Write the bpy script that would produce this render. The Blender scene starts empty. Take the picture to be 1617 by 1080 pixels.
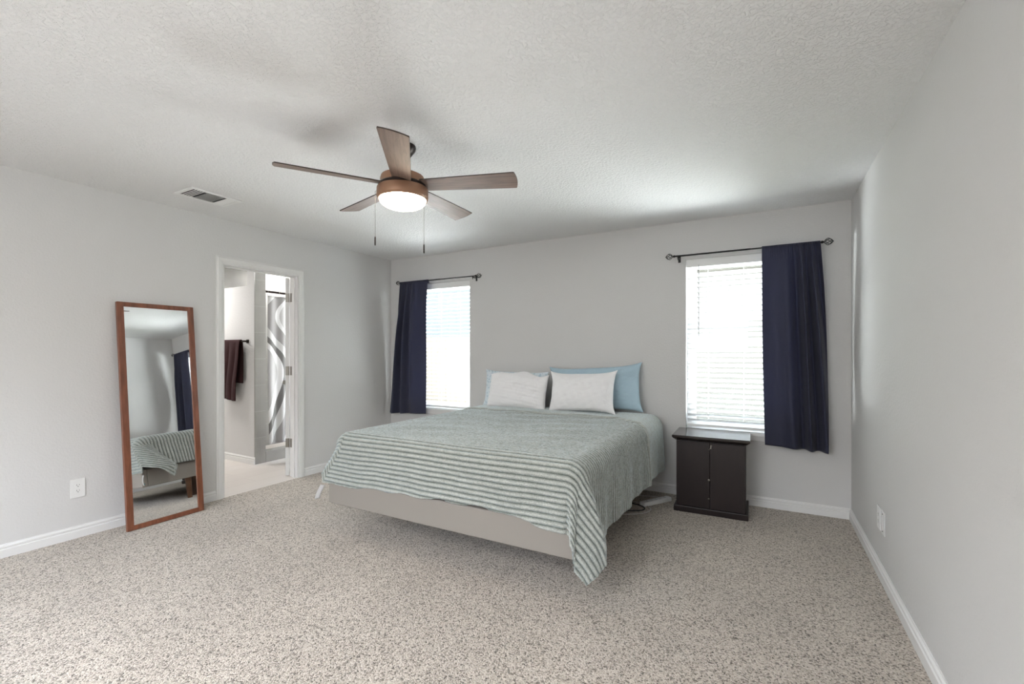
import bpy, bmesh, math, random
import numpy as np
from mathutils import Vector, Matrix
PI = math.pi
sc = bpy.context.scene
COL = sc.collection
random.seed(4)
rng = np.random.RandomState(7)

# ------------------------------------------------------------------ room numbers (metres)
XL, XR, YB, YF, H = -4.141, 0.580, 4.286, -1.60, 2.44
YAW = math.radians(29.08)

# ------------------------------------------------------------------ camera
cam_d = bpy.data.cameras.new('camera')
cam_d.sensor_width = 36.0
cam_d.lens = 36.0 * 716.6 / 1617.0
cam_d.shift_y = (555.5 - 540.0) / 1617.0
cam_d.clip_start = 0.02
cam = bpy.data.objects.new('camera', cam_d)
COL.objects.link(cam)
cam.location = (0, 0, 1.28)
cam.rotation_euler = (PI / 2, 0, YAW)
sc.camera = cam

# ------------------------------------------------------------------ view
sc.view_settings.view_transform = 'Standard'
sc.view_settings.look = 'None'
sc.view_settings.gamma = 1.0
sc.view_settings.use_curve_mapping = False
sc.view_settings.exposure = 0.27

# ------------------------------------------------------------------ sky: pale near the horizon, brighter overhead
W = bpy.data.worlds.new('sky')
sc.world = W
W.use_nodes = True
wn = W.node_tree
for n in list(wn.nodes):
    wn.nodes.remove(n)
w_out = wn.nodes.new('ShaderNodeOutputWorld')
w_bg = wn.nodes.new('ShaderNodeBackground')
w_tc = wn.nodes.new('ShaderNodeTexCoord')
w_sp = wn.nodes.new('ShaderNodeSeparateXYZ')
w_rc = wn.nodes.new('ShaderNodeValToRGB')
w_rs = wn.nodes.new('ShaderNodeMapRange')
wn.links.new(w_tc.outputs['Generated'], w_sp.inputs[0])
wn.links.new(w_sp.outputs['Z'], w_rc.inputs[0])
wn.links.new(w_sp.outputs['Z'], w_rs.inputs[0])
e = w_rc.color_ramp.elements
e[0].position = 0.0; e[0].color = (0.80, 0.90, 0.96, 1)
e[1].position = 0.30; e[1].color = (0.80, 0.88, 1.0, 1)
w_rs.inputs['From Min'].default_value = 0.17
w_rs.inputs['From Max'].default_value = 0.75
w_rs.inputs['To Min'].default_value = 1.0
w_rs.inputs['To Max'].default_value = 28.0
wn.links.new(w_rc.outputs[0], w_bg.inputs['Color'])
wn.links.new(w_rs.outputs[0], w_bg.inputs['Strength'])
wn.links.new(w_bg.outputs[0], w_out.inputs[0])

def light(name, kind, loc, rot, energy, color=(1, 1, 1), size=None, size_y=None):
    d = bpy.data.lights.new(name, kind)
    d.energy = energy
    d.color = color
    if kind == 'AREA':
        d.shape = 'RECTANGLE'; d.size = size; d.size_y = size_y
    elif kind == 'SUN':
        d.angle = size or 0.01
    else:
        d.shadow_soft_size = size or 0.05
    o = bpy.data.objects.new(name, d)
    COL.objects.link(o)
    o.location = loc
    o.rotation_euler = rot
    return o

# the sun stands behind the house, lighting the yard and the neighbours
light('sun', 'SUN', (0, -10, 20), (math.radians(34), 0, math.radians(-12)), 1.0, (1, 0.95, 0.86), 0.02)
# portals: they only steer the sampling of the sky through the window openings
for nm, x in (('portal_a', -3.3915), ('portal_b', -0.151)):
    p = light(nm, 'AREA', (x, 4.44, 1.35), (-PI / 2, 0, 0), 1, size=0.92, size_y=1.5)
    p.data.cycles.is_portal = True
# unseen fill lamp added outside the opening in the wall behind the camera
light('rear_fill', 'AREA', (-1.8, YF - 0.35, 1.80), (PI / 2, 0, 0), 26, (1, 0.98, 0.955), 3.0, 1.0)
# overhead fill added behind the camera, with no lamp fitting
light('overhead_fill', 'AREA', (-1.2, -0.90, 2.36), (0, 0, 0), 44, (1, 0.975, 0.94), 0.5, 0.5)
# unseen lamps added at yard level, standing in for bounce up through the blinds
light('bounce_fill_a', 'AREA', (-5.0, 6.5, -0.30), (PI, 0, 0), 3500, (0.95, 0.98, 1.0), 3.2, 4.0)
light('bounce_fill_b', 'AREA', (1.5, 6.5, -0.30), (PI, 0, 0), 950, (0.95, 0.98, 1.0), 3.2, 4.0)
# bathroom ceiling lamps
light('bathroom_light', 'AREA', (-6.25, 2.55, 2.40), (0, 0, 0), 34, (1, 0.98, 0.95), 0.5, 0.5)
light('far_bathroom_light', 'AREA', (-6.9, 3.95, 2.40), (0, 0, 0), 30, (1, 0.98, 0.95), 0.5, 0.5)
light('shower_light', 'AREA', (-5.75, 3.95, 2.40), (0, 0, 0), 15, (1, 0.98, 0.95), 0.25, 0.25)

# ================================================================== helpers
def link(o):
    COL.objects.link(o)
    return o

def mesh_obj(name, me, mat=None, parent=None, smooth=False):
    o = bpy.data.objects.new(name, me)
    link(o)
    if mat is not None:
        if isinstance(mat, (list, tuple)):
            for m in mat: me.materials.append(m)
        else:
            me.materials.append(mat)
    if smooth:
        me.polygons.foreach_set('use_smooth', [True] * len(me.polygons))
    if parent is not None:
        o.parent = parent
    return o

def bobj(name, bm, mat=None, parent=None, smooth=False, angle=None):
    bmesh.ops.recalc_face_normals(bm, faces=bm.faces[:])
    me = bpy.data.meshes.new(name)
    bm.to_mesh(me)
    bm.free()
    o = mesh_obj(name, me, mat, parent, smooth or angle is not None)
    if angle is not None:
        me.set_sharp_from_angle(angle=math.radians(angle))
    return o

def thing(name, label, cat, loc=(0, 0, 0), rotz=0.0, group=None):
    o = bpy.data.objects.new(name, None)
    link(o)
    o.empty_display_size = 0.1
    o.location = loc
    o.rotation_euler = (0, 0, rotz)
    return tag(o, label, cat, group)

def tag(o, label=None, cat=None, group=None, kind=None):
    if label: o['label'] = label
    if cat: o['category'] = cat
    if group: o['group'] = group
    if kind: o['kind'] = kind
    return o

def box(bm, x0, x1, y0, y1, z0, z1, bev=0.0, seg=2):
    vs = [bm.verts.new((x, y, z)) for x in (x0, x1) for y in (y0, y1) for z in (z0, z1)]
    q = [(0, 1, 3, 2), (4, 6, 7, 5), (0, 4, 5, 1), (2, 3, 7, 6), (0, 2, 6, 4), (1, 5, 7, 3)]
    fs = [bm.faces.new([vs[i] for i in f]) for f in q]
    if bev > 0:
        es = list({ed for f in fs for ed in f.edges})
        bmesh.ops.bevel(bm, geom=es, offset=bev, segments=seg, profile=0.5, affect='EDGES')

def tube(bm, pts, r, seg=10, cap=True):
    """tube along a polyline; r may be a number or one radius per point"""
    pts = [Vector(p) for p in pts]
    n = len(pts)
    rs = r if isinstance(r, (list, tuple)) else [r] * n
    rings = []
    up = None
    for i, p in enumerate(pts):
        a = pts[max(i - 1, 0)]; b = pts[min(i + 1, n - 1)]
        t = (b - a).normalized()
        if up is None:
            up = Vector((0, 0, 1)) if abs(t.z) < 0.9 else Vector((1, 0, 0))
        u = t.cross(up)
        if u.length < 1e-6:
            u = t.cross(Vector((0, 1, 0)))
        u.normalize()
        v = u.cross(t).normalized()
        up = v
        rings.append([bm.verts.new(p + (u * math.cos(2 * PI * k / seg) + v * math.sin(2 * PI * k / seg)) * rs[i]) for k in range(seg)])
    for i in range(n - 1):
        for k in range(seg):
            bm.faces.new((rings[i][k], rings[i][(k + 1) % seg], rings[i + 1][(k + 1) % seg], rings[i + 1][k]))
    if cap:
        bm.faces.new(list(reversed(rings[0])))
        bm.faces.new(rings[-1])

def lathe(bm, prof, seg=40, origin=(0, 0, 0)):
    """prof: (radius, z) list from one end to the other"""
    ox, oy, oz = origin
    rings = []
    for r, z in prof:
        if r < 1e-5:
            rings.append([bm.verts.new((ox, oy, oz + z))])
        else:
            rings.append([bm.verts.new((ox + r * math.cos(2 * PI * k / seg), oy + r * math.sin(2 * PI * k / seg), oz + z)) for k in range(seg)])
    for a, b in zip(rings[:-1], rings[1:]):
        if len(a) == 1 and len(b) == 1: continue
        for k in range(seg):
            k2 = (k + 1) % seg
            if len(a) == 1: bm.faces.new((a[0], b[k], b[k2]))
            elif len(b) == 1: bm.faces.new((a[k], a[k2], b[0]))
            else: bm.faces.new((a[k], a[k2], b[k2], b[k]))

def extrude_profile(bm, prof, p0, p1, inward, m0=0.0, m1=0.0):
    """prof: (depth, height) pairs; swept from p0 to p1 on a wall, depth along inward. m0/m1: mitre per unit depth"""
    p0 = Vector(p0); p1 = Vector(p1); w = Vector(inward)
    d = (p1 - p0).normalized()
    ra = [bm.verts.new(p0 + w * a + Vector((0, 0, b)) + d * (a * m0)) for a, b in prof]
    rb = [bm.verts.new(p1 + w * a + Vector((0, 0, b)) - d * (a * m1)) for a, b in prof]
    n = len(prof)
    for i in range(n):
        j = (i + 1) % n
        bm.faces.new((ra[i], ra[j], rb[j], rb[i]))
    bm.faces.new(ra); bm.faces.new(list(reversed(rb)))

def grid_mesh(name, V, nu, nv, closed_u=False):
    """V: (nv, nu, 3) array"""
    idx = np.arange(nu * nv).reshape(nv, nu)
    a = idx[:-1, :-1].ravel(); b = idx[:-1, 1:].ravel(); c = idx[1:, 1:].ravel(); d = idx[1:, :-1].ravel()
    F = np.stack([a, b, c, d], 1)
    if closed_u:
        a = idx[:-1, -1]; b = idx[:-1, 0]; c = idx[1:, 0]; d = idx[1:, -1]
        F = np.concatenate([F, np.stack([a, b, c, d], 1)])
    me = bpy.data.meshes.new(name)
    me.from_pydata(V.reshape(-1, 3).tolist(), [], F.tolist())
    me.update()
    return me

def wob(x, y, seed, f=1.0, n=5):
    """cheap smooth noise, about -1..1"""
    r = np.random.RandomState(seed)
    s = 0
    for _ in range(n):
        a = r.uniform(0, 2 * PI); k = f * r.uniform(0.5, 1.7)
        s = s + np.sin((x * math.cos(a) + y * math.sin(a)) * k * 2 * PI + r.uniform(0, 2 * PI))
    return s / n * 1.6

# ================================================================== materials
def newmat(name):
    m = bpy.data.materials.new(name)
    m.use_nodes = True
    nt = m.node_tree
    for n in list(nt.nodes):
        nt.nodes.remove(n)
    out = nt.nodes.new('ShaderNodeOutputMaterial')
    b = nt.nodes.new('ShaderNodeBsdfPrincipled')
    nt.links.new(b.outputs[0], out.inputs[0])
    return m, nt, b, out

def setp(b, **k):
    names = {'color': 'Base Color', 'rough': 'Roughness', 'metal': 'Metallic', 'spec': 'Specular IOR Level',
             'sheen': 'Sheen Weight', 'sheen_rough': 'Sheen Roughness', 'coat': 'Coat Weight', 'coat_rough': 'Coat Roughness',
             'emis': 'Emission Color', 'emis_s': 'Emission Strength', 'trans': 'Transmission Weight', 'alpha': 'Alpha'}
    for a, v in k.items():
        if a in ('color', 'emis') and len(v) == 3: v = (*v, 1)
        b.inputs[names[a]].default_value = v

def nd(nt, typ, **k):
    n = nt.nodes.new(typ)
    for a, v in k.items():
        if hasattr(n, a): setattr(n, a, v)
        else: n.inputs[a.replace('_', ' ')].default_value = v
    return n

def plain(name, color, rough=0.5, **k):
    m, nt, b, _ = newmat(name)
    setp(b, color=color, rough=rough, **k)
    return m

def coords(nt, scale=(1, 1, 1), rot=(0, 0, 0)):
    tc = nt.nodes.new('ShaderNodeTexCoord')
    mp = nt.nodes.new('ShaderNodeMapping')
    mp.inputs['Scale'].default_value = scale
    mp.inputs['Rotation'].default_value = rot
    nt.links.new(tc.outputs['Object'], mp.inputs[0])
    return mp.outputs[0]

def bump(nt, b, height, dist, strength=1.0, prev=None):
    bp = nt.nodes.new('ShaderNodeBump')
    bp.inputs['Strength'].default_value = strength
    bp.inputs['Distance'].default_value = dist
    nt.links.new(height, bp.inputs['Height'])
    if prev: nt.links.new(prev, bp.inputs['Normal'])
    if b: nt.links.new(bp.outputs[0], b.inputs['Normal'])
    return bp.outputs[0]

def ramp(nt, fac, stops):
    r = nt.nodes.new('ShaderNodeValToRGB')
    el = r.color_ramp.elements
    while len(el) < len(stops): el.new(0.5)
    for x, (p, c) in zip(el, stops):
        x.position = p; x.color = (*c, 1)
    nt.links.new(fac, r.inputs[0])
    return r.outputs[0]

def paint(name, color, scale, dist, strength, stretch=(1, 1, 1), rough=0.6, knock=False):
    m, nt, b, _ = newmat(name)
    setp(b, color=color, rough=rough, spec=0.3)
    v = coords(nt, stretch)
    n1 = nd(nt, 'ShaderNodeTexNoise', Scale=scale, Detail=3.0, Roughness=0.55)
    nt.links.new(v, n1.inputs['Vector'])
    h = n1.outputs['Fac']
    if knock:
        h = ramp(nt, h, [(0.44, (0, 0, 0)), (0.56, (1, 1, 1))])
    n2 = nd(nt, 'ShaderNodeTexNoise', Scale=1.3, Detail=2.0)
    nt.links.new(v, n2.inputs['Vector'])
    bump(nt, b, h, dist, strength)
    return m

M = {}
M['wall'] = paint('wall_paint', (0.665, 0.658, 0.650), 70, 0.0024, 0.8, rough=0.7)
M['ceiling'] = paint('ceiling_paint', (0.81, 0.807, 0.805), 62, 0.0035, 0.8, rough=0.8, knock=True)
M['trim'] = plain('trim_white', (0.78, 0.775, 0.765), 0.35)
M['vinyl'] = plain('window_vinyl', (0.85, 0.85, 0.84), 0.35)
M['plastic'] = plain('plate_plastic', (0.80, 0.80, 0.79), 0.3)
M['slot'] = plain('slot_dark', (0.02, 0.02, 0.02), 0.6)
M['nickel'] = plain('brushed_nickel', (0.30, 0.285, 0.26), 0.3, metal=1.0)
M['black_metal'] = plain('black_metal', (0.012, 0.012, 0.013), 0.35, metal=0.6)

# carpet
m, nt, b, _ = newmat('carpet')
setp(b, rough=1.0, spec=0.1, sheen=0.25)
v = coords(nt)
wp = nd(nt, 'ShaderNodeTexNoise', Scale=60, Detail=2.0)
nt.links.new(v, wp.inputs['Vector'])
add = nt.nodes.new('ShaderNodeVectorMath'); add.operation = 'MULTIPLY_ADD'
add.inputs[1].default_value = (0.012, 0.012, 0.012)
nt.links.new(wp.outputs['Color'], add.inputs[0]); nt.links.new(v, add.inputs[2])
vo = nd(nt, 'ShaderNodeTexVoronoi', Scale=165)
nt.links.new(add.outputs[0], vo.inputs['Vector'])
sepc = nt.nodes.new('ShaderNodeSeparateColor')
nt.links.new(vo.outputs['Color'], sepc.inputs[0])
c1 = ramp(nt, sepc.outputs[0], [(0.0, (0.09, 0.074, 0.058)), (0.13, (0.21, 0.178, 0.145)), (0.30, (0.41, 0.355, 0.295)), (0.6, (0.51, 0.45, 0.382)), (1.0, (0.64, 0.575, 0.50))])
nl = nd(nt, 'ShaderNodeTexNoise', Scale=2.2, Detail=3.0)
nt.links.new(v, nl.inputs['Vector'])
cl = ramp(nt, nl.outputs['Fac'], [(0.35, (0.93, 0.93, 0.93)), (0.65, (1.04, 1.04, 1.04))])
mx = nd(nt, 'ShaderNodeMix', data_type='RGBA', blend_type='MULTIPLY')
mx.inputs[0].default_value = 1.0
nt.links.new(c1, mx.inputs[6]); nt.links.new(cl, mx.inputs[7])
nt.links.new(mx.outputs[2], b.inputs['Base Color'])
n4 = nd(nt, 'ShaderNodeTexNoise', Scale=110, Detail=3.0)
nt.links.new(v, n4.inputs['Vector'])
inv = nd(nt, 'ShaderNodeMath', operation='MULTIPLY_ADD'); inv.inputs[1].default_value = -0.9
nt.links.new(vo.outputs['Distance'], inv.inputs[0]); nt.links.new(n4.outputs['Fac'], inv.inputs[2])
bump(nt, b, inv.outputs[0], 0.006, 0.8)
M['carpet'] = m

# bathroom floor: pale plank tile
m, nt, b, _ = newmat('bath_floor_tile')
setp(b, rough=0.35)
v = coords(nt, (1, 1, 1), (0, 0, PI / 2))
br = nd(nt, 'ShaderNodeTexBrick', Scale=1.0)
br.inputs['Color1'].default_value = (0.66, 0.61, 0.57, 1); br.inputs['Color2'].default_value = (0.69, 0.645, 0.60, 1)
br.inputs['Mortar'].default_value = (0.58, 0.54, 0.5, 1); br.inputs['Mortar Size'].default_value = 0.003
br.inputs['Brick Width'].default_value = 0.9; br.inputs['Row Height'].default_value = 0.20
nt.links.new(v, br.inputs['Vector'])
nt.links.new(br.outputs['Color'], b.inputs['Base Color'])
M['bath_floor'] = m

# shower wall tile
m, nt, b, _ = newmat('shower_tile')
setp(b, rough=0.35)
v = coords(nt, (1, 1, 1))
cmb = nt.nodes.new('ShaderNodeCombineXYZ'); sp = nt.nodes.new('ShaderNodeSeparateXYZ')
ad = nd(nt, 'ShaderNodeMath', operation='ADD')
nt.links.new(v, sp.inputs[0]); nt.links.new(sp.outputs[0], ad.inputs[0]); nt.links.new(sp.outputs[1], ad.inputs[1])
nt.links.new(ad.outputs[0], cmb.inputs[0]); nt.links.new(sp.outputs[2], cmb.inputs[1])
br = nd(nt, 'ShaderNodeTexBrick', Scale=1.0)
br.inputs['Color1'].default_value = (0.29, 0.28, 0.26, 1); br.inputs['Color2'].default_value = (0.31, 0.30, 0.28, 1)
br.inputs['Mortar'].default_value = (0.38, 0.37, 0.35, 1); br.inputs['Mortar Size'].default_value = 0.0025
br.inputs['Brick Width'].default_value = 0.6; br.inputs['Row Height'].default_value = 0.30
nt.links.new(cmb.outputs[0], br.inputs['Vector'])
ns = nd(nt, 'ShaderNodeTexNoise', Scale=3.5, Detail=4.0); nt.links.new(v, ns.inputs['Vector'])
cl = ramp(nt, ns.outputs['Fac'], [(0.3, (0.9, 0.9, 0.9)), (0.7, (1.1, 1.1, 1.1))])
mx = nd(nt, 'ShaderNodeMix', data_type='RGBA', blend_type='MULTIPLY'); mx.inputs[0].default_value = 1.0
nt.links.new(br.outputs['Color'], mx.inputs[6]); nt.links.new(cl, mx.inputs[7])
nt.links.new(mx.outputs[2], b.inputs['Base Color'])
M['tile'] = m

# glass: thin pane
m, nt, b, out = newmat('window_glass')
nt.nodes.remove(b)
tr = nt.nodes.new('ShaderNodeBsdfTransparent'); tr.inputs[0].default_value = (0.95, 0.97, 0.97, 1)
gl = nt.nodes.new('ShaderNodeBsdfGlossy'); gl.inputs['Roughness'].default_value = 0.0
mxs = nt.nodes.new('ShaderNodeMixShader'); mxs.inputs[0].default_value = 0.05
nt.links.new(tr.outputs[0], mxs.inputs[1]); nt.links.new(gl.outputs[0], mxs.inputs[2]); nt.links.new(mxs.outputs[0], out.inputs[0])
M['glass'] = m

M['mirror'] = plain('mirror_silver', (0.93, 0.94, 0.94), 0.0, metal=1.0)

def thin_cloth(name, color, trans, mixf, rough=0.9, sheen=0.0, bumpscale=0, bumpdist=0.0, var=None):
    m, nt, b, out = newmat(name)
    setp(b, color=color, rough=rough, spec=0.15 if sheen == 0 else 0.45, sheen=sheen)
    t = nt.nodes.new('ShaderNodeBsdfTranslucent'); t.inputs[0].default_value = (*trans, 1)
    ms = nt.nodes.new('ShaderNodeMixShader'); ms.inputs[0].default_value = mixf
    nt.links.new(b.outputs[0], ms.inputs[1]); nt.links.new(t.outputs[0], ms.inputs[2]); nt.links.new(ms.outputs[0], out.inputs[0])
    if bumpscale:
        v = coords(nt)
        n = nd(nt, 'ShaderNodeTexNoise', Scale=bumpscale, Detail=2.0); nt.links.new(v, n.inputs['Vector'])
        bump(nt, b, n.outputs['Fac'], bumpdist, 0.7)
    return m
M['slat'] = thin_cloth('blind_slat', (0.86, 0.86, 0.85), (0.8, 0.8, 0.78), 0.10, rough=0.4)
M['curtain'] = thin_cloth('navy_curtain_cloth', (0.030, 0.033, 0.066), (0.11, 0.115, 0.19), 0.26, rough=0.62, sheen=0.15, bumpscale=400, bumpdist=0.001)

# wood
def wood(name, c1, c2, scale=(1, 1, 1), rough=0.4, coat=0.0, rings=6.0, rot=(0, 0, 0)):
    m, nt, b, _ = newmat(name)
    setp(b, rough=rough, coat=coat, coat_rough=0.2)
    v = coords(nt, scale, rot)
    n = nd(nt, 'ShaderNodeTexNoise', Scale=rings, Detail=6.0, Roughness=0.6, Distortion=0.6)
    nt.links.new(v, n.inputs['Vector'])
    c = ramp(nt, n.outputs['Fac'], [(0.28, c1), (0.72, c2)])
    nt.links.new(c, b.inputs['Base Color'])
    bump(nt, b, n.outputs['Fac'], 0.0006, 0.4)
    return m
M['walnut'] = wood('mirror_walnut', (0.13, 0.042, 0.020), (0.25, 0.085, 0.042), (6, 6, 0.9), 0.38, 0.25)
M['espresso'] = wood('espresso_veneer', (0.009, 0.0045, 0.005), (0.016, 0.008, 0.008), (8, 8, 1), 0.4, 0.0)
M['espresso_top'] = wood('espresso_top', (0.014, 0.010, 0.010), (0.024, 0.017, 0.017), (1, 8, 8), 0.22, 0.6)
M['blade'] = wood('fan_blade_veneer', (0.115, 0.075, 0.060), (0.26, 0.18, 0.145), (1.1, 12, 4), 0.5, 0.0, rings=4.0)
M['blade_edge'] = plain('fan_blade_edge', (0.035, 0.02, 0.014), 0.5)
M['bed_leg'] = wood('bed_leg_wood', (0.10, 0.045, 0.020), (0.19, 0.09, 0.045), (6, 6, 1), 0.45)
M['bronze'] = plain('fan_bronze', (0.30, 0.165, 0.10), 0.42, metal=0.35)
M['dark_bronze'] = plain('fan_dark_bronze', (0.022, 0.013, 0.010), 0.35, metal=0.5)
m, nt, b, _ = newmat('fan_globe_lit')
setp(b, color=(0.9, 0.9, 0.88), rough=0.3, emis=(1.0, 0.84, 0.64), emis_s=20.0)
M['globe'] = m

# bed materials
m, nt, b, _ = newmat('bed_vinyl')
setp(b, color=(0.275, 0.25, 0.225), rough=0.5, spec=0.3)
v = coords(nt); n = nd(nt, 'ShaderNodeTexNoise', Scale=300, Detail=2.0); nt.links.new(v, n.inputs['Vector'])
bump(nt, b, n.outputs['Fac'], 0.0006, 0.5)
M['bed_vinyl'] = m

def cloth(name, color, scale=250, dist=0.0008, strength=0.6, sheen=0.2, wr=None):
    m, nt, b, _ = newmat(name)
    setp(b, color=color, rough=0.95, spec=0.1, sheen=sheen)
    v = coords(nt)
    n = nd(nt, 'ShaderNodeTexNoise', Scale=scale, Detail=2.0); nt.links.new(v, n.inputs['Vector'])
    nrm = bump(nt, None, n.outputs['Fac'], dist, strength)
    if wr:
        n2 = nd(nt, 'ShaderNodeTexNoise', Scale=wr, Detail=3.0, Distortion=1.2); nt.links.new(v, n2.inputs['Vector'])
        nrm = bump(nt, None, n2.outputs['Fac'], 0.02, 0.5, nrm)
    nt.links.new(nrm, b.inputs['Normal'])
    return m
M['white_cloth'] = cloth('white_pillowcase', (0.88, 0.875, 0.885), wr=7)
M['blue_cloth'] = cloth('blue_pillowcase', (0.43, 0.57, 0.66), wr=7)
M['mattress'] = cloth('mattress_ticking', (0.62, 0.63, 0.63))
M['sheet'] = cloth('pale_blue_sheet', (0.50, 0.60, 0.64), wr=5)

m, nt, b, _ = newmat('pale_blue_print_cloth')
setp(b, rough=0.95, spec=0.1)
v = coords(nt)
n = nd(nt, 'ShaderNodeTexVoronoi', Scale=38); nt.links.new(v, n.inputs['Vector'])
c = ramp(nt, n.outputs['Distance'], [(0.30, (0.50, 0.61, 0.69)), (0.42, (0.70, 0.77, 0.82))])
nt.links.new(c, b.inputs['Base Color'])
M['print_cloth'] = m

m, nt, b, _ = newmat('sage_plush')
setp(b, rough=1.0, spec=0.05, sheen=1.0, sheen_rough=0.45)
b.inputs['Sheen Tint'].default_value = (0.80, 0.93, 1.0, 1)
at = nd(nt, 'ShaderNodeAttribute', attribute_name='rib')
v = coords(nt)
n = nd(nt, 'ShaderNodeTexNoise', Scale=150, Detail=3.0, Roughness=0.7); nt.links.new(v, n.inputs['Vector'])
n2 = nd(nt, 'ShaderNodeTexNoise', Scale=22, Detail=3.0, Roughness=0.6); nt.links.new(v, n2.inputs['Vector'])
s1 = nd(nt, 'ShaderNodeMath', operation='MULTIPLY_ADD'); s1.inputs[1].default_value = 0.5
nt.links.new(n.outputs['Fac'], s1.inputs[0]); nt.links.new(at.outputs['Fac'], s1.inputs[2])
s2 = nd(nt, 'ShaderNodeMath', operation='MULTIPLY_ADD'); s2.inputs[1].default_value = 0.2
nt.links.new(n2.outputs['Fac'], s2.inputs[0]); nt.links.new(s1.outputs[0], s2.inputs[2])
c = ramp(nt, s2.outputs[0], [(0.40, (0.115, 0.128, 0.110)), (0.70, (0.33, 0.345, 0.315)), (0.90, (0.54, 0.555, 0.515))])
nt.links.new(c, b.inputs['Base Color'])
bump(nt, b, n.outputs['Fac'], 0.004, 0.8)
M['plush'] = m

# ================================================================== setting
def structure(o, label=None):
    o['kind'] = 'structure'
    if label: o['label'] = label
    return o

# floor
bm = bmesh.new(); box(bm, XL, XR, YF, YB, -0.12, 0.0)
structure(bobj('floor', bm, M['carpet']), 'speckled beige shag carpet over the bedroom floor')
bm = bmesh.new(); box(bm, -7.6, XL, 1.2, 5.0, -0.12, 0.0)
structure(bobj('floor', bm, M['bath_floor']), 'pale tile floor of the bathroom beyond the door')
# ceiling
bm = bmesh.new(); box(bm, XL - 0.0, XR + 0.14, YF - 0.14, YB + 0.14, H, H + 0.15)
structure(bobj('ceiling', bm, M['ceiling']), 'white textured bedroom ceiling')
bm = bmesh.new(); box(bm, -7.6, XL, 1.2, 5.0, H, H + 0.15)
structure(bobj('ceiling', bm, M['ceiling']), 'white bathroom ceiling')

WT = 0.14
WINS = [(-3.85, -2.933), (-0.612, 0.305)]
WZ0, WZ1 = 0.60, 2.10
# back wall with the two window openings
bm = bmesh.new()
xs = [XL - 0.12, WINS[0][0], WINS[0][1], WINS[1][0], WINS[1][1], XR + WT]
for i in range(5):
    if i in (1, 3):
        box(bm, xs[i], xs[i + 1], YB, YB + WT, 0, WZ0)
        box(bm, xs[i], xs[i + 1], YB, YB + WT, WZ1, H)
    else:
        box(bm, xs[i], xs[i + 1], YB, YB + WT, 0, H)
structure(bobj('wall_back', bm, M['wall']), 'light grey wall with two windows behind the bed')
# right wall
bm = bmesh.new(); box(bm, XR, XR + WT, YF - WT, YB, 0, H)
structure(bobj('wall_right', bm, M['wall']), 'light grey wall on the right')
# left wall with door opening
DY0, DY1, DZ = 2.236, 2.986, 2.062
bm = bmesh.new()
box(bm, XL - 0.12, XL, YF - WT, DY0, 0, H)
box(bm, XL - 0.12, XL, DY1, YB, 0, H)
box(bm, XL - 0.12, XL, DY0, DY1, DZ, H)
structure(bobj('wall_left', bm, M['wall']), 'light grey wall on the left with the bathroom door')
# wall behind the camera with one wide opening added to let fill light in
bm = bmesh.new()
box(bm, XL, -3.4, YF - WT, YF, 0, H)
box(bm, -0.2, XR, YF - WT, YF, 0, H)
box(bm, -3.4, -0.2, YF - WT, YF, 0, 1.25)
box(bm, -3.4, -0.2, YF - WT, YF, 2.3, H)
structure(bobj('wall_front', bm, M['wall']), 'wall behind the camera with a wide opening added for fill light')

# baseboards
BP = [(0, 0), (0.015, 0), (0.015, 0.050), (0.0095, 0.054), (0.0095, 0.060), (0.013, 0.064), (0.012, 0.072), (0.005, 0.077), (0.004, 0.083), (0, 0.083)]
def baseboard(name, p0, p1, inw, m0=0, m1=0, label=None):
    bm = bmesh.new(); extrude_profile(bm, BP, p0, p1, inw, m0, m1)
    return structure(bobj(name, bm, M['trim']), label)
baseboard('baseboard_left', (XL, YF, 0), (XL, DY0 - 0.058, 0), (1, 0, 0), 0, 0, 'white baseboard along the left wall before the door')
baseboard('baseboard_left', (XL, DY1 + 0.058, 0), (XL, YB, 0), (1, 0, 0), 0, 1, 'white baseboard along the left wall past the door')
baseboard('baseboard_back', (XL, YB, 0), (XR, YB, 0), (0, -1, 0), 1, 1, 'white baseboard under the windows')
baseboard('baseboard_right', (XR, YB, 0), (XR, YF, 0), (-1, 0, 0), 1, 0, 'white baseboard along the right wall')

# ---- bathroom shell
PW = 3.08       # partition wall face
bm = bmesh.new()
box(bm, -7.6, -5.20, PW, PW + 0.10, 0, 2.04)
box(bm, -5.20, -5.062, PW, PW + 0.10, 0, H)
structure(bobj('wall_bathroom', bm, M['wall']), 'pale bathroom wall carrying the towel bar')
bm = bmesh.new()
box(bm, -5.061, -5.045, PW, PW + 0.125, 0, H)
structure(bobj('trim_1', bm, M['tile']), 'grey tiled end of the shower wall')
bm = bmesh.new()
box(bm, -7.72, -7.6, 1.1, 5.1, 0, H); box(bm, -7.6, XL - 0.12, 1.1, 1.2, 0, H); box(bm, -7.6, XL - 0.12, 5.0, 5.1, 0, H)
structure(bobj('wall_bathroom', bm, M['wall']), 'outer walls of the bathroom')
bm = bmesh.new()
box(bm, -5.17, -5.045, PW + 0.125, 4.75, 0, 0.125, 0.006)
structure(bobj('trim_2', bm, M['tile']), 'grey tiled shower curb')
bm = bmesh.new()
box(bm, -6.05, -5.95, PW + 0.10, 5.0, 0, H)
structure(bobj('wall_shower', bm, M['tile']), 'tiled back wall of the shower')
baseboard('baseboard_bathroom', (-7.6, PW, 0), (-5.045, PW, 0), (0, -1, 0), 0, 0, 'white baseboard under the towel')

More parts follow.
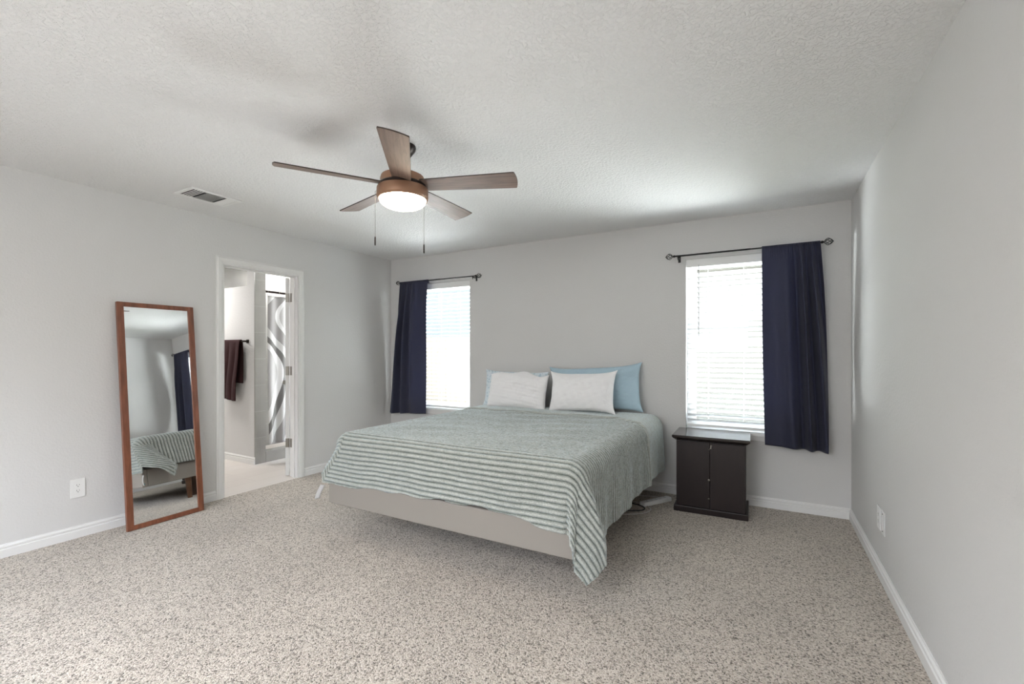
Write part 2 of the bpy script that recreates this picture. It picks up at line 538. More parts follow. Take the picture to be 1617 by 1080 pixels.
# ---- door 1: casing, jamb, leaf, hinges
d = structure(bpy.data.objects.new('door_1', None), 'white cased bathroom doorway with its door swung open'); link(d)
CP = [(0, 0), (0.011, 0), (0.012, 0.010), (0.016, 0.018), (0.017, 0.045), (0.012, 0.052), (0.010, 0.060), (0, 0.060)]
def casing(side):
    xw = XL if side > 0 else XL - 0.12
    bm = bmesh.new()
    a0, a1, zt = DY0 + 0.006, DY1 - 0.006, DZ - 0.006
    n = len(CP)
    rings = []
    for (y, z, oy, oz) in ((a0, 0, -1, 0), (a0, zt, -1, 1), (a1, zt, 1, 1), (a1, 0, 1, 0)):
        rings.append([bm.verts.new((xw + side * dep, y + oy * w, z + oz * w)) for dep, w in CP])
    for a, b_ in zip(rings[:-1], rings[1:]):
        for i in range(n):
            j = (i + 1) % n
            bm.faces.new((a[i], a[j], b_[j], b_[i]))
    bm.faces.new(rings[0]); bm.faces.new(list(reversed(rings[-1])))
    return bobj('casing', bm, M['trim'], d)
casing(1); casing(-1)
bm = bmesh.new()
box(bm, XL - 0.12, XL, DY0, DY0 + 0.018, 0, DZ - 0.018); box(bm, XL - 0.12, XL, DY1 - 0.018, DY1, 0, DZ - 0.018); box(bm, XL - 0.12, XL, DY0, DY1, DZ - 0.018, DZ)
box(bm, XL - 0.072, XL - 0.04, DY0 + 0.018, DY0 + 0.030, 0, DZ - 0.03); box(bm, XL - 0.072, XL - 0.04, DY1 - 0.030, DY1 - 0.018, 0, DZ - 0.03)
box(bm, XL - 0.072, XL - 0.04, DY0 + 0.018, DY1 - 0.018, DZ - 0.030, DZ - 0.018)
bobj('jamb', bm, M['trim'], d)
# leaf: pivot at the bathroom side of the right jamb
px_, py_ = XL - 0.128, DY1 - 0.022
ang = math.radians(90 + 38)     # 0 = closed
LW, LT = 0.705, 0.035
dirv = Vector((-math.sin(ang), -math.cos(ang), 0))
nrm_ = Vector((dirv.y, -dirv.x, 0))
R3 = Matrix(((dirv.x, nrm_.x, 0, px_), (dirv.y, nrm_.y, 0, py_), (0, 0, 1, 0), (0, 0, 0, 1)))
bm = bmesh.new(); box(bm, 0.004, LW, -LT, 0, 0.012, DZ - 0.024, 0.001, 1)
for (z0, z1) in ((0.25, 0.95), (1.12, 1.85)):
    for s in (0.0, -LT):
        o_ = 0.002 if s == 0 else -0.002
        for (u0, u1) in ((0.10, 0.33), (0.38, 0.61)):
            box(bm, u0, u1, min(s, s + o_), max(s, s + o_), z0, z1, 0.0008, 1)
for vv in bm.verts: vv.co = R3 @ vv.co
bobj('door_leaf', bm, M['trim'], d)
for hz in (0.345, 1.085, 1.835):
    bm = bmesh.new()
    box(bm, XL - 0.118, XL - 0.082, DY1 - 0.0200, DY1 - 0.0178, hz - 0.045, hz + 0.045, 0.0006, 1)
    tube(bm, [(px_ - 0.002, py_ - 0.002, hz - 0.046), (px_ - 0.002, py_ - 0.002, hz + 0.046)], 0.0058, 12)
    b2 = bmesh.new(); box(b2, 0.0020, 0.0042, -0.034, -0.001, hz - 0.045, hz + 0.045)
    for vv in b2.verts: vv.co = R3 @ vv.co
    tmp = bpy.data.meshes.new('t'); b2.to_mesh(tmp); b2.free(); bm.from_mesh(tmp)
    bobj('hinge', bm, M['nickel'], d, angle=40)
bm = bmesh.new()
for s in (1, -1):
    lathe(bm, [(0.0, 0.0), (0.030, 0.0), (0.030, 0.006), (0.012, 0.012), (0.011, 0.030), (0.026, 0.042), (0.028, 0.055), (0.018, 0.066), (0, 0.068)], 20)
    for vv in bm.verts:
        if not vv.tag:
            x, y, z = vv.co
            vv.co = R3 @ Vector((LW - 0.06 + x, (z if s > 0 else -LT - z), 0.93 + y)); vv.tag = True
bobj('door_knob', bm, M['nickel'], d, smooth=True)

# ---- windows
def make_window(k, x0, x1):
    r = structure(bpy.data.objects.new('window_%d' % k, None), 'white single hung window %s' % ('left of the bed' if k == 1 else 'above the dark cabinet')); link(r)
    y0, y1 = YB + 0.088, YB + 0.135
    bm = bmesh.new(); f = 0.042
    box(bm, x0, x0 + f, y0, y1, WZ0, WZ1, 0.003, 1); box(bm, x1 - f, x1, y0, y1, WZ0, WZ1, 0.003, 1)
    box(bm, x0 + f, x1 - f, y0, y1, WZ1 - f, WZ1, 0.003, 1); box(bm, x0 + f, x1 - f, y0, y1, WZ0, WZ0 + f, 0.003, 1)
    bobj('window_frame', bm, M['vinyl'], r)
    zm = 1.375
    for (nm, a, b_, ya, yb) in (('upper_sash', zm - 0.015, WZ1 - f, y0 + 0.024, y0 + 0.044), ('lower_sash', WZ0 + f, zm + 0.02, y0 + 0.002, y0 + 0.022)):
        bm = bmesh.new(); s = 0.032
        box(bm, x0 + f, x0 + f + s, ya, yb, a, b_); box(bm, x1 - f - s, x1 - f, ya, yb, a, b_)
        box(bm, x0 + f + s, x1 - f - s, ya, yb, b_ - s, b_); box(bm, x0 + f + s, x1 - f - s, ya, yb, a, a + s)
        so = bobj(nm, bm, M['vinyl'], r)
        bm = bmesh.new(); ym = (ya + yb) / 2
        box(bm, x0 + f + s, x1 - f - s, ym - 0.001, ym + 0.001, a + s, b_ - s)
        bobj('window_pane', bm, M['glass'], so)
    bm = bmesh.new(); box(bm, x0 - 0.015, x1 + 0.015, YB - 0.022, YB - 0.0005, WZ0 - 0.022, WZ0 + 0.001, 0.003)
    box(bm, x0 + 0.0005, x1 - 0.0005, YB - 0.001, YB + 0.087, WZ0 - 0.022 + 0.0225, WZ0 + 0.004)
    bobj('window_sill', bm, M['trim'], r)
    bm = bmesh.new(); box(bm, x0 - 0.004, x1 + 0.004, YB - 0.010, YB - 0.0005, WZ0 - 0.060, WZ0 - 0.0225, 0.002)
    bobj('sill_apron', bm, M['trim'], r)
    return r
for k, (x0, x1) in enumerate(WINS): make_window(k + 1, x0, x1)

# ---- blinds
def make_blind(x0, x1, tilt_deg, label, wand_x):
    r = thing('window_blind', label, 'blind', ((x0 + x1) / 2, YB + 0.040, WZ1), 0, 'white faux wood blinds')
    hw = (x1 - x0) / 2 - 0.006
    bm = bmesh.new(); box(bm, -hw, hw, -0.026, 0.026, -0.046, -0.001, 0.002, 1)
    box(bm, -hw - 0.004, hw + 0.004, -0.034, -0.028, -0.070, -0.001, 0.002, 1)
    bobj('headrail', bm, M['vinyl'], r)
    bm = bmesh.new()
    pitch = 0.0445
    zb = -(WZ1 - WZ0) + 0.04
    n = int((-0.085 - zb) / pitch)
    t = math.radians(tilt_deg)
    rr = random.Random(int(tilt_deg * 7 + x0 * 10))
    for i in range(n):
        zc = zb + 0.034 + i * pitch
        tt = t + math.radians(rr.uniform(-1.5, 1.5))
        L0 = []
        for sx in (-hw + 0.004, hw - 0.004):
            ring = []
            for (a, h_) in ((-0.0255, 0), (-0.013, 0.0022), (0, 0.003), (0.013, 0.0022), (0.0255, 0), (0.013, -0.0004), (0, 0.0004), (-0.013, -0.0004)):
                yy = a * math.cos(tt) - h_ * math.sin(tt); zz = a * math.sin(tt) + h_ * math.cos(tt)
                ring.append(bm.verts.new((sx, yy, zc + zz)))
            L0.append(ring)
        for q in range(8):
            bm.faces.new((L0[0][q], L0[0][(q + 1) % 8], L0[1][(q + 1) % 8], L0[1][q]))
        bm.faces.new(L0[0]); bm.faces.new(list(reversed(L0[1])))
    bobj('slats', bm, M['slat'], r)
    bm = bmesh.new(); box(bm, -hw + 0.002, hw - 0.002, -0.026, 0.026, zb - 0.016, zb + 0.002, 0.003)
    bobj('bottom_rail', bm, M['vinyl'], r)
    bm = bmesh.new()
    for fx in (-0.62, 0.0, 0.62):
        for yy in (-0.0275, 0.0275):
            tube(bm, [(hw * fx, yy, -0.04), (hw * fx, yy, zb)], 0.0011, 5)
    bobj('ladder_cord', bm, M['vinyl'], r)
    bm = bmesh.new(); tube(bm, [(wand_x, -0.037, -0.055), (wand_x, -0.038, -0.69)], 0.0038, 6)
    bobj('tilt_wand', bm, plain('wand_grey', (0.42, 0.41, 0.45), 0.3) if tilt_deg != 0 else M['vinyl'], r)
    return r

# ---- rods
def finial(parent, x, y, z, s, sc_=1.0):
    bm = bmesh.new()
    L, Rr = 0.058 * sc_, 0.026 * sc_
    for k in range(6):
        pts = []
        for i in range(13):
            u = i / 12
            a = 2 * PI * k / 6 + 1.9 * u
            rad = Rr * math.sin(PI * min(max(u, 0.03), 0.97)) ** 0.8
            pts.append((x + s * (0.014 + L * u), y + rad * math.cos(a), z + rad * math.sin(a)))
        tube(bm, pts, 0.0024 * sc_, 6)
    tube(bm, [(x - s * 0.002, y, z), (x + s * 0.006, y, z), (x + s * 0.010, y, z), (x + s * 0.016, y, z)], [0.011, 0.011, 0.007, 0.006], 12)
    c = x + s * (0.014 + L)
    tube(bm, [(c - s * 0.004, y, z), (c, y, z), (c + s * 0.004, y, z)], [0.004, 0.006, 0.003], 8)
    return bobj('finial', bm, M['black_metal'], parent, smooth=True)

RY, RZ = 4.205, 2.123
def make_rod(xa, xb, label, brx):
    r = thing('curtain_rod', label, 'curtain rod', ((xa + xb) / 2, YB, RZ), 0, 'black curtain rods')
    ox, oy, oz = r.location
    bm = bmesh.new(); xm = xa + (xb - xa) * 0.55
    tube(bm, [(xa - ox, RY - oy, 0), (xm - ox, RY - oy, 0)], 0.0072, 14); tube(bm, [(xm - 0.01 - ox, RY - oy, 0), (xb - ox, RY - oy, 0)], 0.0060, 14)
    bobj('pole', bm, M['black_metal'], r, angle=40)
    finial(r, xa - ox, RY - oy, 0, -1); finial(r, xb - ox, RY - oy, 0, 1)
    for bx in brx:
        bm = bmesh.new()
        box(bm, bx - ox - 0.011, bx - ox + 0.011, -0.004, -0.0002, -0.045, 0.012, 0.002)
        box(bm, bx - ox - 0.006, bx - ox + 0.006, RY - oy - 0.004, -0.004, -0.016, -0.0085, 0.001)
        pts = [(bx - ox, RY - oy + 0.0125 * math.cos(a), 0.0125 * math.sin(a)) for a in np.linspace(-PI * 0.95, 0.1, 9)]
        tube(bm, pts, 0.0032, 8)
        tube(bm, [(bx - ox, RY - oy, -0.013), (bx - ox, RY - oy, -0.034)], 0.004, 8)
        bobj('bracket', bm, M['black_metal'], r, smooth=True)
    return r
make_rod(-3.90, -2.80, 'black curtain rod over the left window, above the bed', (-3.88, -2.84))
make_rod(-0.695, 0.385, 'black curtain rod over the right window, above the dark cabinet', (-0.665, 0.372))

# ---- curtains
def make_curtain(top, bot, side_bulge, label, seed, folds):
    """top/bot: (x0, x1, z); a rod-pocket panel gathered on the pole"""
    nu, nv = 220, 120
    u = np.linspace(0, 1, nu)[None, :]; v = np.linspace(0, 1, nv)[:, None]
    x0 = top[0] + (bot[0] - top[0]) * v ** 1.1 + side_bulge[0] * np.sin(PI * v)
    x1 = top[1] + (bot[1] - top[1]) * v ** 1.1 + side_bulge[1] * np.sin(PI * v)
    # gather pleats at one side, nearly flat at the other
    warp = u + 0.0 * v
    X = x0 + (x1 - x0) * warp
    ph = np.zeros_like(u) ; 
    fr = np.interp(u[0], folds[0], folds[1])[None, :]           # local pleat amplitude
    cyc = np.cumsum(np.interp(u[0], folds[0], folds[2])) / nu * 2 * PI
    cyc = cyc[None, :]
    amp = 0.014 + 0.026 * np.clip(v * 3, 0, 1)
    Y = fr * amp * np.sin(cyc * (1 - 0.25 * v) + 0.6 * v + 0.5 * np.sin(3 * v)) + 0.006 * wob(X, v * 1.6, seed, 1.4) * np.clip(v * 4, 0, 1)
    Z = top[2] + (bot[2] - top[2]) * v + 0 * u
    Z = Z + (bot[3] * (u - 0.5)) * v if len(bot) > 3 else Z
    # wrap over the pole
    zt = RZ
    yc = RY
    near = np.clip((0.03 - v * (top[2] - bot[2])) / 0.03, 0, 1)
    fine = 0.0022 * np.sin(u * 2 * PI * 26) * (1 - np.clip(v * 12, 0, 1)) * (0.3 + fr)
    Y = Y * (1 - near) - 0.0135 * 1.0 + fine - 0.008 * np.clip(v * 6, 0, 1)
    front = np.stack([X, yc + Y, Z], -1)
    # over the top of the pole and down its back (rod pocket)
    nb = 12
    back = []
    for i, a in enumerate(np.linspace(0, PI, nb)):
        Yb = -0.0125 * math.cos(a); Zb = 0.0125 * math.sin(a) + (0 if i < nb - 1 else 0)
        back.append(np.stack([X[0], yc + Yb + fine[0] * math.cos(a), zt + Zb + 0.0 * X[0]], -1))
    back = np.array(back)[::-1]
    down = np.stack([X[0], np.full(nu, yc + 0.0125), np.full(nu, zt - 0.03)], -1)[None]
    front[:, :, 2] = np.minimum(front[:, :, 2], zt)
    V = np.concatenate([down, back, front], 0)
    me = grid_mesh('curtain', V, nu, V.shape[0])
    o = mesh_obj('curtain', me, M['curtain'], None, True)
    md = o.modifiers.new('thickness', 'SOLIDIFY'); md.thickness = 0.0012; md.offset = 1
    return tag(o, label, 'curtain', 'navy curtains')
make_curtain((-3.905, -3.47, 2.123), (-4.085, -3.485, 0.535, 0.03), (-0.01, -0.01), 'navy curtain hanging beside the left window, lit through by daylight', 3,
             ([0, 0.1, 0.45, 0.6, 1], [1.0, 1.0, 0.8, 0.22, 0.12], [6.0, 6, 5, 2.2, 1.5]))
make_curtain((-0.018, 0.376, 2.123), (0.004, 0.424, 0.52, -0.02), (-0.005, 0.022), 'dark navy curtain hanging at the right window near the corner', 9,
             ([0, 0.35, 0.55, 0.7, 1], [0.15, 0.5, 1.0, 1.3, 1.0], [1.0, 2.2, 4.0, 6, 5]))
bl1 = make_blind(WINS[0][0], WINS[0][1], -4, 'white slatted blind in the left window, showing blue sky between slats', -0.40)
bl2 = make_blind(WINS[1][0], WINS[1][1], -32, 'white slatted blind in the right window, slats tilted nearly closed', -0.352)

# ================================================================== ceiling fan
FX, FY = -1.785, 1.94
FD = -0.022
fan = thing('ceiling_fan', 'five blade brown ceiling fan with a lit white globe', 'ceiling fan', (FX, FY, H))
bm = bmesh.new(); lathe(bm, [(0, 0), (0.072, 0), (0.074, -0.008), (0.070, -0.022), (0.040, -0.062), (0.022, -0.072), (0, -0.072)], 40)
bobj('canopy', bm, M['dark_bronze'], fan, angle=35)
bm = bmesh.new(); tube(bm, [(0, 0, -0.072), (0, 0, -0.155)], 0.013, 16)
bobj('downrod', bm, M['dark_bronze'], fan, angle=40)
bm = bmesh.new(); lathe(bm, [(0, -0.152), (0.035, -0.154), (0.095, -0.162), (0.118, -0.174), (0.124, -0.192), (0.122, -0.218), (0, -0.218)], 56)
bobj('motor_housing', bm, M['bronze'], fan, angle=35)
bm = bmesh.new(); lathe(bm, [(0, -0.218), (0.128, -0.218), (0.134, -0.225), (0.134, -0.235), (0, -0.235)], 56)
bobj('flywheel', bm, M['dark_bronze'], fan, angle=35)
bm = bmesh.new(); lathe(bm, [(0, -0.239), (0.138, -0.239), (0.142, -0.245), (0.143, -0.288), (0.139, -0.298), (0.132, -0.303), (0.128, -0.298), (0.0, -0.296)], 64)
bobj('light_kit_band', bm, M['bronze'], fan, angle=35)
bm = bmesh.new()
prof = [(0, -0.294), (0.127, -0.294), (0.1275, -0.302)]
for i in range(1, 13):
    a = i / 12 * PI / 2
    prof.append((0.1275 * math.cos(a), -0.306 - 0.050 * math.sin(a)))
prof[-1] = (0, -0.357)
lathe(bm, prof, 56)
bobj('globe', bm, M['globe'], fan, smooth=True)
# blades
BZ = -0.224
def blade_pts():
    # outline in blade space: x out along the blade, y across
    pts = []
    r0, r1 = 0.115, 0.650
    w0, w1 = 0.052, 0.070
    for t in np.linspace(0, 1, 14):
        pts.append((r0 + (r1 - 0.013 - r0) * t, w0 + (w1 - w0) * t ** 0.9))
    # rounded tip corners
    for a in np.linspace(0.15, PI / 2, 5):
        pts.append((r1 - 0.013 + 0.007 * math.sin(a), w1 - 0.006 + 0.006 * math.cos(a)))
    tip = []
    for t in np.linspace(1, -1, 11)[1:-1]:
        tip.append((r1 - 0.006 + 0.009 * (1 - t * t), (w1 - 0.006) * t))
    low = [(x, -y) for x, y in reversed(pts)]
    return pts + tip + low
def make_blade(deg):
    a = math.radians(deg)
    pitch = math.radians(-13)
    pts = blade_pts()
    bm = bmesh.new()
    def tf(x, y, z):
        y2 = y * math.cos(pitch) - z * math.sin(pitch); z2 = y * math.sin(pitch) + z * math.cos(pitch)
        return (x * math.cos(a) - y2 * math.sin(a), x * math.sin(a) + y2 * math.cos(a), BZ + z2)
    lo = [bm.verts.new(tf(x, y, -0.003)) for x, y in pts]; hi = [bm.verts.new(tf(x, y, 0.003)) for x, y in pts]
    n = len(pts)
    bm.faces.new(lo); bm.faces.new(list(reversed(hi)))
    for i in range(n):
        f_ = bm.faces.new((lo[i], lo[(i + 1) % n], hi[(i + 1) % n], hi[i])); f_.material_index = 1
    # bake blade-space orientation: use a rotated child so that the grain runs along the blade
    inv_ = Matrix.Rotation(-a, 4, 'Z')
    for vv in bm.verts: vv.co = inv_ @ vv.co
    o = bobj('blade', bm, [M['blade'], M['blade_edge']], fan)
    o.rotation_euler = (0, 0, a)
    # blade arm
    bm = bmesh.new()
    sx = [(0.10, 0.018), (0.15, 0.022), (0.19, 0.030), (0.205, 0.026), (0.21, 0.012)]
    def tf2(x, y, z):
        return (x, y * math.cos(pitch) - z * math.sin(pitch), BZ + y * math.sin(pitch) + z * math.cos(pitch))
    up_, dn_ = [], []
    ol = [(x, y) for x, y in sx] + [(x, -y) for x, y in reversed(sx)]
    l2 = [bm.verts.new(tf2(x, y, 0.0032)) for x, y in ol]; h2 = [bm.verts.new(tf2(x, y, 0.007)) for x, y in ol]
    bm.faces.new(l2); bm.faces.new(list(reversed(h2)))
    for i in range(len(ol)):
        j = (i + 1) % len(ol); bm.faces.new((l2[i], l2[j], h2[j], h2[i]))
    arm = bobj('blade_arm', bm, M['dark_bronze'], o)
    return o
for k in range(5): make_blade(21.0 + 72 * k)
# pull chains
R29 = Matrix.Rotation(YAW, 3, 'Z')
for (dx, z0, z1) in ((-0.140, -0.262, -0.568), (0.128, -0.285, -0.618)):
    yy = -0.035 if dx < 0 else -0.062
    p = R29 @ Vector((dx, yy, 0))
    bm = bmesh.new()
    q = p * 1.035
    tube(bm, [(p.x * 0.99, p.y * 0.99, z0), (q.x, q.y, z0 - 0.004), (q.x, q.y, z1 + 0.05)], 0.0011, 6)
    nb = int((z0 - z1 - 0.05) / 0.02)
    for i in range(nb):
        bmesh.ops.create_icosphere(bm, subdivisions=1, radius=0.0019, matrix=Matrix.Translation((q.x, q.y, z0 - 0.008 - i * 0.02)))
    ch = bobj('pull_chain', bm, M['nickel'], fan, smooth=True)
    bm = bmesh.new(); tube(bm, [(q.x, q.y, z1 + 0.05), (q.x, q.y, z1 + 0.045), (q.x, q.y, z1 + 0.006), (q.x, q.y, z1)], [0.002, 0.0036, 0.0040, 0.0025], 10)
    bobj('pull_fob', bm, M['dark_bronze'], ch, smooth=True)

# ================================================================== ceiling vent
vent = thing('ceiling_vent', 'white louvred air vent on the ceiling above the mirror', 'vent', (-3.633, 1.865, H))
VX, VY = 0.126, 0.178
bm = bmesh.new()
fr = 0.028
def tri_box(x0, x1, y0, y1): box(bm, x0, x1, y0, y1, -0.009, -0.0003, 0.003, 1)
tri_box(-VX, -VX + fr, -VY, VY); tri_box(VX - fr, VX, -VY, VY); tri_box(-VX + fr, VX - fr, -VY, -VY + fr); tri_box(-VX + fr, VX - fr, VY - fr, VY)
bobj('frame', bm, M['vinyl'], vent)
bm = bmesh.new(); box(bm, -VX + fr, VX - fr, -VY + fr, VY - fr, -0.002, -0.0004)
bobj('duct_opening', bm, M['slot'], vent)
def louvre(bm, cx_, cy_, hl, along, tilt, w=0.009):
    t = math.radians(tilt)
    c, s = w * math.cos(t), w * math.sin(t)
    for sgn in (1,):
        pts = [(-c, -s), (c, s), (c - 0.001 * math.sin(t), s + 0.001), (-c - 0.001 * math.sin(t), -s + 0.001)]
        vs = []
        for e_ in (-hl, hl):
            for (a, h_) in pts:
                vs.append(bm.verts.new((cx_ + (a if along == 'y' else e_), cy_ + (e_ if along == 'y' else a), -0.0085 + h_ * 0.5)))
        for i in range(4):
            j = (i + 1) % 4; bm.faces.new((vs[i], vs[j], vs[4 + j], vs[4 + i]))
        bm.faces.new(vs[:4]); bm.faces.new(list(reversed(vs[4:])))
bm = bmesh.new()
for i in range(4): louvre(bm, 0, -VY + fr + 0.014 + i * 0.017, VX - fr, 'x', 10, 0.0042)
bobj('louvres', bm, M['vinyl'], vent)
bm = bmesh.new()
for i in range(18): louvre(bm, -VX + fr + 0.006 + i * 0.0106, 0.0, 0.060, 'y', -45, 0.0052)
bobj('louvres', bm, M['vinyl'], vent)
bm = bmesh.new()
for i in range(4): louvre(bm, 0, VY - fr - 0.014 - i * 0.017, VX - fr, 'x', -10, 0.0076)
bobj('louvres', bm, M['vinyl'], vent)

# ================================================================== outlets
def duplex(parent, to):
    """two receptacle faces, to(u, v, d): across, up, out of the wall"""
    for cz in (0.019, -0.019):
        bm = bmesh.new()
        ring = []
        for d_ in (0.004, 0.0065):
            rr = []
            for k in range(20):
                a = 2 * PI * k / 20
                rr.append(bm.verts.new(to(0.0165 * math.cos(a), cz + min(max(0.0165 * math.sin(a), -0.0135), 0.0135), d_)))
            ring.append(rr)
        for k in range(20): bm.faces.new((ring[0][k], ring[0][(k + 1) % 20], ring[1][(k + 1) % 20], ring[1][k]))
        bm.faces.new(ring[1])
        rc = bobj('receptacle', bm, M['plastic'], parent)
        bm = bmesh.new()
        for (u0, u1, v0, v1) in ((-0.0078, -0.0055, -0.001, 0.0075), (0.0055, 0.0075, 0.0, 0.0070), (-0.0024, 0.0024, -0.0095, -0.005)):
            vs = [bm.verts.new(to(u, cz + v_, 0.0068)) for u, v_ in ((u0, v0), (u1, v0), (u1, v1), (u0, v1))]
            vt = [bm.verts.new(to(u, cz + v_, 0.0060)) for u, v_ in ((u0, v0), (u1, v0), (u1, v1), (u0, v1))]
            bm.faces.new(vs)
            for i in range(4):
                j = (i + 1) % 4; bm.faces.new((vs[i], vs[j], vt[j], vt[i]))
        bobj('socket_slots', bm, M['slot'], rc)
def plate(name, label, cat, loc, side, w, h, kind, group=None):
    r = thing(name, label, cat, loc, 0, group)
    def to(u, v, d_): return (side * d_, u, v)
    bm = bmesh.new()
    x0, x1 = sorted((side * 0.0003, side * 0.005))
    box(bm, x0, x1, -w / 2, w / 2, -h / 2, h / 2, 0.0018, 2)
    bobj('cover_plate', bm, M['plastic'], r)
    if kind == 'duplex': duplex(r, to)
    else:
        bm = bmesh.new()
        x0, x1 = sorted((side * 0.005, side * 0.008))
        box(bm, x0, x1, -0.0165, 0.0165, -0.033, 0.033, 0.001, 1)
        bobj('rocker', bm, M['plastic'], r)
        for zz in (0.048, -0.048):
            bm = bmesh.new(); bmesh.ops.create_icosphere(bm, subdivisions=2, radius=0.003, matrix=Matrix.Translation((side * 0.005, 0, zz)))
            bobj('screw', bm, M['slot'], r, smooth=True)
    return r
plate('wall_outlet', 'white two-socket wall outlet left of the leaning mirror', 'outlet', (XL, 1.280, 0.341), 1, 0.079, 0.128, 'duplex')
plate('wall_outlet', 'white two-socket wall outlet on the right wall, nearest the corner', 'outlet', (XR, 3.316, 0.325), -1, 0.080, 0.128, 'duplex')
plate('wall_plate', 'thick white cover plate beside the outlet on the right wall', 'wall plate', (XR, 3.210, 0.328), -1, 0.080, 0.128, 'rocker')

# ================================================================== leaning mirror
MLEN, MWID, MT = 1.652, 0.512, 0.026
mir = thing('leaning_mirror', 'tall walnut framed mirror leaning on the left wall', 'mirror', (-3.972, 1.740, 0.0), math.radians(1.6))
lean = math.asin((3.985 - 0 + XL * -1 - 3.985 * 2 + 3.985 - 0.0) / MLEN) if False else math.asin((4.141 - 3.972 - 0.008) / MLEN)
def lean_pt(y, h, d_):
    # y across, h along the height, d_ out of the back face towards the room
    return (-h * math.sin(lean) + d_ * math.cos(lean), y, h * math.cos(lean) + d_ * math.sin(lean))
def lean_box(bm, y0, y1, h0, h1, d0, d1, bev=0.0):
    n0 = len(bm.verts)
    b2 = bmesh.new(); box(b2, d0, d1, y0, y1, h0, h1, bev, 2)
    for vv in b2.verts: vv.co = Vector(lean_pt(vv.co.y, vv.co.z, vv.co.x))
    tmp = bpy.data.meshes.new('t'); b2.to_mesh(tmp); b2.free(); bm.from_mesh(tmp); bpy.data.meshes.remove(tmp)
hw = MWID / 2
bm = bmesh.new()
S_, Rl = 0.042, 0.034
lean_box(bm, -hw, -hw + S_, 0, MLEN, 0, MT, 0.0035)
lean_box(bm, hw - S_, hw, 0, MLEN, 0, MT, 0.0035)
lean_box(bm, -hw + S_, hw - S_, 0.0005, Rl, 0.001, MT - 0.0008, 0.002)
lean_box(bm, -hw + S_, hw - S_, MLEN - Rl, MLEN - 0.0005, 0.001, MT - 0.0008, 0.002)
bobj('mirror_frame', bm, M['walnut'], mir)
bm = bmesh.new(); lean_box(bm, -hw + S_ - 0.004, hw - S_ + 0.004, Rl - 0.004, MLEN - Rl + 0.004, MT - 0.012, MT - 0.008)
bobj('mirror_glass', bm, M['mirror'], mir)
bm = bmesh.new(); lean_box(bm, -hw + S_, hw - S_, Rl, MLEN - Rl, 0.002, 0.006)
bobj('back_board', bm, M['bed_leg'], mir)

# ================================================================== cabinet
cab = thing('storage_cabinet', 'small dark brown two door cabinet standing under the right window', 'cabinet', (-0.377, 4.045, 0.0), math.radians(1.2))
cw, cd_ = 0.268, 0.200
bm = bmesh.new(); box(bm, -cw, cw, -cd_, cd_ - 0.012, 0.0, 0.048, 0.004)
bobj('plinth', bm, M['espresso'], cab)
bm = bmesh.new()
bx, by = 0.250, 0.180
box(bm, -bx, -bx + 0.016, -by, by, 0.048, 0.572, 0.001, 1); box(bm, bx - 0.016, bx, -by, by, 0.048, 0.572, 0.001, 1)
box(bm, -bx + 0.016, bx - 0.016, by - 0.008, by, 0.048, 0.572); box(bm, -bx + 0.016, bx - 0.016, -by + 0.0, by - 0.008, 0.048, 0.062); box(bm, -bx + 0.016, bx - 0.016, -by, by - 0.008, 0.556, 0.572)
bobj('body', bm, M['espresso'], cab)
bm = bmesh.new()
# top board with a bevelled underside
ring = []
for (ex_, z) in ((0.256, 0.572), (0.278, 0.592), (0.280, 0.596), (0.280, 0.610), (0.278, 0.612)):
    fy = -(ex_ - 0.280) - 0.213
    ring.append([bm.verts.new(p) for p in ((-ex_, fy, z), (ex_, fy, z), (ex_, 0.205, z), (-ex_, 0.205, z))])
for a, b_ in zip(ring[:-1], ring[1:]):
    for i in range(4):
        j = (i + 1) % 4; bm.faces.new((a[i], a[j], b_[j], b_[i]))
bm.faces.new(list(reversed(ring[0]))); bm.faces.new(ring[-1])
bobj('top_board', bm, M['espresso_top'], cab)
for s in (-1, 1):
    bm = bmesh.new()
    x0, x1 = sorted((s * 0.0015, s * (bx - 0.002)))
    box(bm, x0, x1, -by - 0.016, -by - 0.0005, 0.052, 0.566, 0.0015, 1)
    dr = bobj('door', bm, M['espresso'], cab)
    if s < 0:
        for (zz, r_) in ((0.278, 0.010), (0.133, 0.006)):
            bm = bmesh.new(); b2 = bmesh.new(); lathe(b2, [(0, 0.012), (r_ * 0.8, 0.011), (r_, 0.007), (r_ * 0.5, 0.003), (r_ * 0.5, 0)], 16)
            for vv in b2.verts: vv.co = Vector((-0.006 + vv.co.x, -by - 0.016 - vv.co.z, zz + vv.co.y))
            tmp = bpy.data.meshes.new('t'); b2.to_mesh(tmp); b2.free(); bm.from_mesh(tmp)
            bobj('knob', bm, M['nickel'], dr, smooth=True)
    else:
        bm = bmesh.new()
        tube(bm, [(0.010, -by - 0.016, 0.545), (0.010, -by - 0.022, 0.545)], 0.007, 14)
        tube(bm, [(0.010, -by - 0.022, 0.545), (0.008, -by - 0.030, 0.542)], 0.0025, 6)
        box(bm, 0.004, 0.014, -by - 0.034, -by - 0.032, 0.524, 0.546, 0.0008, 1)
        tube(bm, [(0.006, -by - 0.034, 0.532), (-0.004, -by - 0.036, 0.516)], 0.002, 6)
        bobj('key', bm, M['nickel'], dr, smooth=False)

